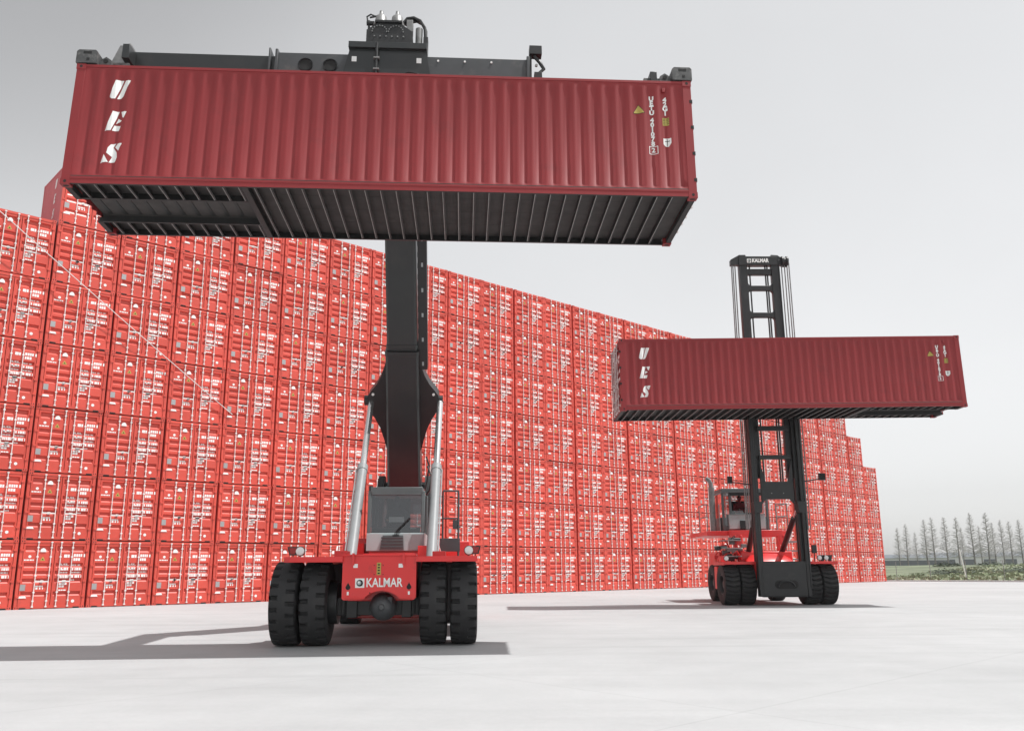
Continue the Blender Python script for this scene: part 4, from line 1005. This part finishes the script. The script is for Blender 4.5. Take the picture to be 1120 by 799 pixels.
dv = MB(); dv.box(-.7, .1, EYF + .2, EYF + .36, 3.3, 3.52); dv.path([(-.35 + .19 * cos(a), EYF + .5 + .06 * sin(a), 3.62 + .12 * sin(a)) for a in [2 * pi * i / 20 for i in range(21)]], .014, 6); dv.tube((-.35, EYF + .3, 3.45), (-.35, EYF + .5, 3.62), .02); dv.build('dashboard', 'black', ecab)
p_ = EHM @ Vector((-.35, EYF + .90, 3.38)); seated_driver(tuple(p_), EY, 'driver in red jacket with dark hair seated in the open cab of the mast truck', 'cloth_r')
ep = MB(); ep.tube((-1.62, 2.6, 2.78), (-1.62, 2.6, 4.55), .12, n=18); ep.path([(-1.62, 2.6, 4.5), (-1.63, 2.6, 4.72), (-1.70, 2.6, 4.86), (-1.82, 2.6, 4.94)], .085, 12); ep.build('exhaust_pipe', 'steel', EH)
rl = MB()
for x, y in ((-1.95, 2.2), (-1.95, 3.6), (-1.45, 2.2), (.85, 2.2), (1.3, 2.2), (1.3, 3.6)): rl.tube((x, y, 2.78), (x, y, 3.85), .022, n=8)
for z in (3.35, 3.85):
    rl.tube((-1.95, 2.2, z), (-1.95, 3.6, z), .02, n=8); rl.tube((.85, 2.2, z), (1.3, 2.2, z), .02, n=8); rl.tube((1.3, 2.2, z), (1.3, 3.6, z), .02, n=8)
rl.pieces('railing', 'steel', EH)
hy = MB(); rr = random.Random(4)
for q in range(44):
    x = rr.uniform(-1.9, -.85); z = rr.uniform(1.6, 2.45); y = rr.uniform(.9, 1.5)
    if q % 3 == 0: hy.tube((x - .12, y, z), (x + .12, y, z), rr.uniform(.04, .09), n=10, mi=rr.choice((0, 1, 2)))
    elif q % 3 == 1: hy.box(x - .1, x + .1, y - .08, y + .08, z - .07, z + .07, rr.choice((0, 1, 2, 1)))
    else: hy.path([(x, y, z), (x + .1, y - .1, z + .1), (x + .22, y - .05, z - .1), (x + .3, y, z - .25)], .025, 6, rr.choice((0, 2)))
for z in (1.75, 2.05, 2.35): hy.box(-1.75, -1.0, .85, 1.25, z, z + .04, 1)
hy.box(-1.95, -1.70, .3, .7, 1.56, 1.78, 2); hy.pieces('hydraulic_valve', ['black', 'steel', 'red_m'], EH, bevel=.004)
sp_ = MB(); 
for z in (1.62, 1.95, 2.3): sp_.box(1.0, 1.45, 1.4, 2.0, z, z + .05)
sp_.pieces('step', 'steel', EH)
# mast
ms = MB(); YM = -.95
for s_ in (-1, 1):
    xo, xi = s_ * .94, s_ * .69
    ms.box(*sorted((xo, s_ * .83)), YM - .12, YM + .20, .32, 8.4); ms.box(*sorted((s_ * .84, xi)), YM + .05, YM + .20, .32, 8.4, 0)
    ms.box(*sorted((s_ * .86, s_ * .80)), YM - .12, YM + .05, .32, 8.4)
    ms.box(*sorted((s_ * .96, s_ * .91)), YM - .15, YM - .12, .6, 8.4)
oval = [(.30 * (1 if cos(a) > 0 else -1) + .12 * cos(a), .72 + .12 * sin(a)) for a in [2 * pi * (i + .5) / 24 for i in range(24)]]
def ringprism(b, outer, inner_, y0, y1, mi=0):
    # plate with a hole: outer rectangle x0,x1,z0,z1 split into four quads strips around an inner rectangle
    x0, x1, z0_, z1 = outer; a0, a1, c0, c1 = inner_
    b.box(x0, x1, y0, y1, z0_, c0, mi); b.box(x0, x1, y0, y1, c1, z1, mi); b.box(x0, a0, y0, y1, c0, c1, mi); b.box(a1, x1, y0, y1, c0, c1, mi)
ms.box(-.80, .80, YM - .10, YM - .02, .33, 1.56)
ms.box(-.80, .80, YM - .02, YM + .2, .30, .45)
ms.prism([(.04 + (.28 if cos(a) > 0 else -.28) + .15 * cos(a), .74 + .15 * sin(a)) for a in [2 * pi * (i + .5) / 28 for i in range(28)]], YM - .103, YM - .09, 'y', 1)
ms.path([(.04 + .30 * cos(a), YM - .11, .66 + .20 * sin(a)) for a in [pi * i / 10 for i in range(11)]], .03, 8)
ms.prism([(-.60, 3.62), (-.45, 3.80), (.45, 3.80), (.60, 3.62), (.60, 4.45), (-.60, 4.45)], YM + .02, YM + .12, 'y')
ms.box(-.60, .60, YM + .0, YM + .14, 5.28, 5.44); ms.box(-.60, .60, YM + .0, YM + .14, 6.36, 6.54); ms.box(-.60, .60, YM + .0, YM + .14, 7.5, 7.68)
for s_ in (-1, 1): ms.prism([(s_ * .60, 5.28), (s_ * .42, 4.45), (s_ * .60, 4.40)], YM + .02, YM + .12, 'y')
for s_ in (-1, 1): ms.prism([(s_ * .97, 3.7), (s_ * .64, 3.7), (s_ * .69, 3.3), (s_ * .95, 3.3)], YM - .18, YM + .22, 'y')
mast = ms.build('mast', ['black', 'dark'], EH, bevel=.012)
bt = MB()
for x in (-.22, .22): bt.tube((x, YM + .01, 4.02), (x, YM + .02, 4.02), .02, n=8)
bt.pieces('bolt', 'steel', mast)
im = MB(); YI = YM + .30
for s_ in (-1, 1): im.box(*sorted((s_ * .78, s_ * .48)), YI - .1, YI + .12, 4.6, 13.2); im.box(*sorted((s_ * .80, s_ * .76)), YI - .13, YI + .13, 4.6, 13.2)
for z in (10.85, 11.95, 9.7): im.box(-.48, .48, YI - .08, YI + .08, z, z + .20)
def fillet(x, z, sx, sz, r=.14): return [(x, z), (x + sx * r, z)] + [(x + sx * r - sx * r * sin(a), z + sz * r - sz * r * cos(a)) for a in (.4, .8, 1.2)] + [(x, z + sz * r)]
for z in (10.85, 11.95):
    for s_ in (-1, 1): im.prism(fillet(s_ * .48, z + .20, -s_, 1), YI - .07, YI + .07, 'y'); im.prism(fillet(s_ * .48, z, -s_, -1), YI - .07, YI + .07, 'y')
im.box(-.48, .48, YI - .06, YI + .10, 12.6, 12.85); im.box(-.80, .74, YI - .14, YI + .14, 12.98, 13.35)
im.prism([(-.76, 13.0), (-1.12, 13.0), (-1.12, 13.22), (-.98, 13.30), (-.76, 13.42)], YI - .10, YI + .10, 'y'); im.prism([(-.80, 13.35), (-.50, 13.35), (-.52, 13.42), (-.78, 13.42)], YI - .10, YI + .10, 'y'); im.prism([(.76, 13.0), (.98, 13.0), (.98, 13.24), (.76, 13.40), (.50, 13.42), (.48, 13.35), (.70, 13.35)], YI - .10, YI + .10, 'y')
imo = im.build('inner_mast', 'black', EH, bevel=.01)
sign_plate(imo, 'sign', -.40, YI - .145, 13.16, .17, .78, .010)
pu = MB(); pu.lathe([(.17, -.14), (.20, -.12), (.20, -.06), (.16, -.03), (.16, .03), (.20, .06), (.20, .12), (.17, .14)], 18, 'x', (1.02, YI - .05, 13.16)); pu.box(.9, 1.14, YI - .02, YI + .06, 12.95, 13.2); pu.build('pulley', 'black', imo)
cbm = MB()
for x, zz in ((-1.09, 2.7), (-1.03, 2.7), (-.95, 2.8), (.90, 2.7), (1.02, 2.7), (1.12, 2.7), (1.20, 2.7), (-.36, 4.2), (.26, 4.2), (.34, 4.2)):
    inside = abs(x) < .5
    cbm.tube((x, YI + (.02 if inside else -.05), 13.1), (x * (1. if inside else 1.04), YI + (.05 if inside else .10), zz), .022 if not inside else .03, n=6, mi=0 if not inside else 1)
cbm.pieces('lift_hose', ['steel', 'black'], imo)
lc = MB()
for s_ in (-1, 1): lc.tube((s_ * .82, YI + .25, .6), (s_ * .82, YI + .25, 7.6), .07, n=12, mi=0); lc.tube((s_ * .62, YI + .2, 7.6), (s_ * .62, YI + .2, 12.9), .04, n=10, mi=1)
lc.pieces('lift_cylinder', ['black', 'chrome'], EH)
for s_ in (-1, 1):
    t2 = MB(); p0 = Vector((s_ * .62, 1.6, 1.55)); p1 = Vector((s_ * .78, YM + .2, 3.55)); md = p0.lerp(p1, .8)
    t2.tube(p0, md, .105, n=16, mi=0); tco = t2.build('tilt_cylinder', ['black'], EH); t2 = MB(); t2.tube(md, p1, .055, n=12); t2.build('rod', 'chrome', tco)
# side-lift carriage that grips the container by its top rail
E2 = EHM.inverted() @ MW2
cg = MB(); cg.box(-5.9, 5.9, hw + .06, hw + .26, CH - .55, CH - .20); cg.box(-1.1, 1.1, hw + .06, hw + .40, .6, CH - .1); cg.box(-1.3, 1.3, hw + .10, hw + .34, CH - .9, CH - .6)
cgo = cg.build('carriage', 'black', EH, bevel=.012); cgo.matrix_local = E2
for s_ in (-1, 1):
    tw_ = MB(); tw_.box(*sorted((s_ * 5.75, s_ * 6.05)), hw - .20, hw + .30, CH + .01, CH + .10); tw_.box(*sorted((s_ * 5.75, s_ * 6.05)), hw + .08, hw + .28, CH - .6, CH + .02); tw_.tube((s_ * 5.97, hw - .09, CH - .03), (s_ * 5.97, hw - .09, CH + .02), .03); tw_.pieces('twistlock', 'black', cgo, bevel=.01)
for x, xz, zz, bx in ((1.70, 1.05, 4.55, .12), (-1.75, -1.0, 4.45, .09)):
    m_ = MB(); m_.tube((xz * .95, YM + .1, zz - .10), (x, YM + .05, zz), .022, n=8); m_.box(x - bx, x + bx, YM - .02, YM + .08, zz - .06, zz + .20); m_.box(x - bx + .02, x + bx - .02, YM - .024, YM - .02, zz - .04, zz + .18, 1); m_.build('mirror', ['black', 'dark'], EH, bevel=.01)
m_ = MB(); m_.tube((1.36, -.4, 1.55), (1.36, -.4, 1.85), .02, n=8); m_.box(1.27, 1.45, -.46, -.36, 1.85, 2.15); m_.build('mirror', 'black', EH, bevel=.015)
for x in (1.50, 1.75, -1.95):
    l_ = MB(); l_.lathe([(.001, -.06), (.075, -.05), (.085, -.02)], 16, 'y', (x, -.50, 1.68), 0, close=False); l_.lathe([(.09, -.02), (.095, .02), (.06, .08), (.001, .09)], 16, 'y', (x, -.50, 1.68), 1, close=False); l_.box(x - .015, x + .015, -.5, -.47, 1.55, 1.6, 1); l_.build('headlight', ['lamp_w', 'black'], EH)
for x in (1.62, 1.90): 
    l_ = MB(); l_.prism([(x - .09, 1.78), (x + .09, 1.78), (x + .05, 1.56), (x - .05, 1.56)], -.48, -.40, 'y'); l_.build('marker_lamp', 'black', EH)

# ------------------------------------------------------------------ slack rope in front of the stacks
def wallpix(j, z, off): return wallpt(j * PT, -off, z)
rp = MB()
A = wallpix(-.856, 15.20, .5); B = wallpix(3.15, 8.32, .06)
pts = []
for i in range(25):
    t = i / 24; p = A.lerp(B, t); p.z -= .10 * 4 * t * (1 - t) * .5; pts.append(p)
rp.path([A + (A - B) * .12] + pts, .016, 6)
tag(rp.build('rope', 'rope'), 'thin white rope slung diagonally across the front of the stacked red containers', 'rope')

# ------------------------------------------------------------------ far side: trees, bushes, fence, sheds
def tree_meshes(seed, h):
    rr = random.Random(seed); tr = MB(); crn = MB()
    lean = rr.uniform(-.02, .02)
    pts = [Vector((lean * h * t + rr.uniform(-.05, .05), rr.uniform(-.05, .05), h * t)) for t in (0, .2, .4, .6, .8, 1)]
    for a, b_, t in zip(pts, pts[1:], range(5)): tr.tube(a, b_, .17 * (1 - t / 5.2), .17 * (1 - (t + 1) / 5.2), 6, cap=False)
    nb_ = 280
    for i in range(nb_):
        t = .16 + .83 * (i / nb_) ** 1.0; z = h * t; ln = h * .19 * (1 - t) ** .75 * rr.uniform(.5, 1.15) + .15
        a = rr.uniform(0, 2 * pi); up = rr.uniform(.1, .55); bx = lean * h * t
        d = Vector((cos(a), sin(a), up)).normalized(); p = Vector((bx, 0, z)); e_ = p + d * ln
        crn.tube(p, e_, .026, .008, 3, cap=False)
        for k_ in range(6):
            q = p + d * ln * rr.uniform(.3, 1); dd = (d + Vector((rr.uniform(-.8, .8), rr.uniform(-.8, .8), rr.uniform(-.2, .8)))).normalized()
            crn.tube(q, q + dd * ln * rr.uniform(.18, .4), .015, .006, 3, cap=False)
    return tr.mesh('tree_trunk', 'bark'), crn.mesh('tree_crown', 'twig')
TM = [tree_meshes(31 + i, 10.) for i in range(5)]
def ground_dir(px, depth):
    # a spot on the meadow seen in the direction of a given bearing (tangent) at a given depth
    return Vector(((px - 560) / 957. * depth, depth * 1.0, 0))
rr = random.Random(9)
TREES = [(972, 52), (981, 57), (991, 46), (1002, 63), (1010, 66), (1024, 66), (1036, 66), (1041, 52), (1052, 72), (1060, 54), (1068, 72), (1075, 58), (1084, 62), (1093, 60), (1104, 62), (1116, 66), (1128, 58), (1141, 66), (1157, 60)]
for i, (px, hpx) in enumerate(TREES):
    dep = 150 + rr.uniform(-8, 8); p = ground_dir(px, dep * 1.0); tt = (p - W0).dot(WD) - EDGE
    o = empty('bare_tree', (p.x, p.y, bank(tt) - .05), rr.uniform(0, 6)); s_ = hpx * .80 / 957. * dep * .975 / 10.
    o.scale = (s_ * rr.uniform(.85, 1.1), s_ * rr.uniform(.85, 1.1), s_)
    a_, b_ = TM[i % 5]; link('trunk', a_, o); link('crown', b_, o)
    lab = 'bare conical tree beyond the grass, %s counting away from the container wall' % ORD[i]
    tag(o, lab, 'tree', 'row of bare trees beyond the meadow')
def bush_mesh(seed, n=420):
    rr = random.Random(seed); b = MB()
    for i in range(n):
        a = rr.uniform(0, 2 * pi); r = sqrt(rr.random()); z = rr.random() ** .8 * (1 - .6 * r * r); lump = 1 + .25 * sin(3 * a + seed)
        p = Vector((r * cos(a) * lump, r * sin(a) * .7, z * (.8 + .3 * sin(5 * a + seed)))); s_ = rr.uniform(.05, .11)
        d1 = Vector((rr.uniform(-1, 1), rr.uniform(-1, 1), rr.uniform(-1, 1))).normalized(); d2 = d1.orthogonal().normalized()
        b.add([p + d1 * s_, p + d2 * s_ * .6, p - d1 * s_, p - d2 * s_ * .6], [(0, 1, 2, 3)])
    return b.mesh('bush_foliage', 'leaf')
BM_ = [bush_mesh(i) for i in range(3)]
BUSH = [(1012, 97, 1.6, .9), (1020, 99, 2.2, 1.1), (1031, 98, 2.0, 1.0), (1049, 101, 1.4, .8), (1077, 99, 1.3, .7), (1094, 97, 1.6, .9), (1104, 98, 2.2, 1.1), (1117, 97, 1.8, 1.0), (1022, 118, 2.5, 1.3), (1070, 120, 2.4, 1.2)]
names = ['leftmost', 'second from the left', 'third from the left', 'fourth from the left', 'fifth from the left', 'fourth from the right', 'third from the right', 'rightmost']
for i, (px, dep, w, h_) in enumerate(BUSH):
    p = ground_dir(px, dep); tt = (p - W0).dot(WD) - EDGE
    o = bpy.data.objects.new('bush', BM_[i % 3]); COL.objects.link(o); o.location = (p.x, p.y, bank(tt) - .1); o.rotation_euler = (0, 0, i * 1.3); o.scale = (w, w, h_ * .62)
    lab = 'dark green bush low on the grassy bank, %s counting away from the container wall' % ORD[i] if i < 8 else 'dark bush high on the bank below the trees, %s the container wall' % ('nearer' if i == 8 else 'farther from')
    tag(o, lab, 'bush', 'bushes on the grassy bank')
# wire fence along the yard's far edge
fe = empty('wire_fence', tuple(wallpt(EDGE + 1.2, -10, 0))); tag(fe, 'thin wire fence on grey posts along the far edge of the yard', 'fence')
inv = Matrix.Translation(fe.location).inverted()
pm = MB(); pm.tube((0, 0, 0), (0, 0, 1.75), .03, n=6); pmm = pm.mesh('fence_post', 'wire')
wr = MB()
for i in range(16):
    q = wallpt(EDGE + 1.2, 3 - i * 3.1, .05); o = link('post', pmm, fe); o.location = inv @ q
for z in (.35, .8, 1.25, 1.7): wr.tube(inv @ wallpt(EDGE + 1.2, 3, z), inv @ wallpt(EDGE + 1.2, -46, z), .006, n=4)
wr.build('wire', 'wire', fe)
p = ground_dir(1041, 84); po = MB(); po.tube((0, 0, 0), (-.35, 0, 2.75), .06, .045, 8)
o = po.build('leaning_pole', 'white'); o.location = (p.x, p.y, .1); tag(o, 'slim white pole leaning to the left on the grass by the fence', 'pole')
# far sheds
def shed(px, dep, w, d, h_, rz, label, roofh):
    p = ground_dir(px, dep); o = empty('warehouse', (p.x, p.y, 1.3), rz); tag(o, label, 'warehouse', 'long sheds far beyond the trees')
    b = MB(); b.box(-w / 2, w / 2, -d / 2, d / 2, 0, h_); b.build('wall', 'far_wall', o)
    b = MB(); b.prism([(-d / 2 - .5, h_), (d / 2 + .5, h_), (0, h_ + roofh)], -w / 2 - .5, w / 2 + .5, 'x'); b.build('roof', 'far_roof', o)
    for k_ in range(5):
        x = -w / 2 + w * (k_ + .5) / 5; b = MB(); b.box(x - 2, x + 2, -d / 2 - .1, -d / 2 + .05, 0, h_ * .7); b.build('door', 'far_roof', o)
shed(1060, 330, 34, 18, 3.2, -.2, 'long low pale shed on the skyline behind the middle of the tree row', 1.6)
shed(1165, 345, 46, 18, 3.6, -.2, 'longest low shed on the skyline, behind the trees farthest from the container wall', 1.8)
shed(985, 300, 20, 14, 2.6, -.2, 'low pale shed on the skyline close beside the end of the container wall', 1.2)

# ------------------------------------------------------------------ haze
HAZE = .00016
if HAZE:
    h_ = MB(); h_.box(-70, 420, -30, 460, -2.3, 24)
    ho_ = h_.build('haze', []); tag(ho_, 'pale haze hanging over the whole yard', 'haze', kind='stuff')
    m = bpy.data.materials.new('haze_air'); m.use_nodes = True; N = m.node_tree.nodes; N.clear()
    o = N.new('ShaderNodeOutputMaterial'); v = N.new('ShaderNodeVolumePrincipled'); v.inputs['Density'].default_value = HAZE; v.inputs['Color'].default_value = (.96, .97, 1, 1); v.inputs['Anisotropy'].default_value = .2
    m.node_tree.links.new(v.outputs[0], o.inputs['Volume']); ho_.data.materials.clear(); ho_.data.materials.append(m)
S.cycles.volume_bounces = 1; S.cycles.max_bounces = 8; S.cycles.transparent_max_bounces = 12
S.cycles.use_denoising = True
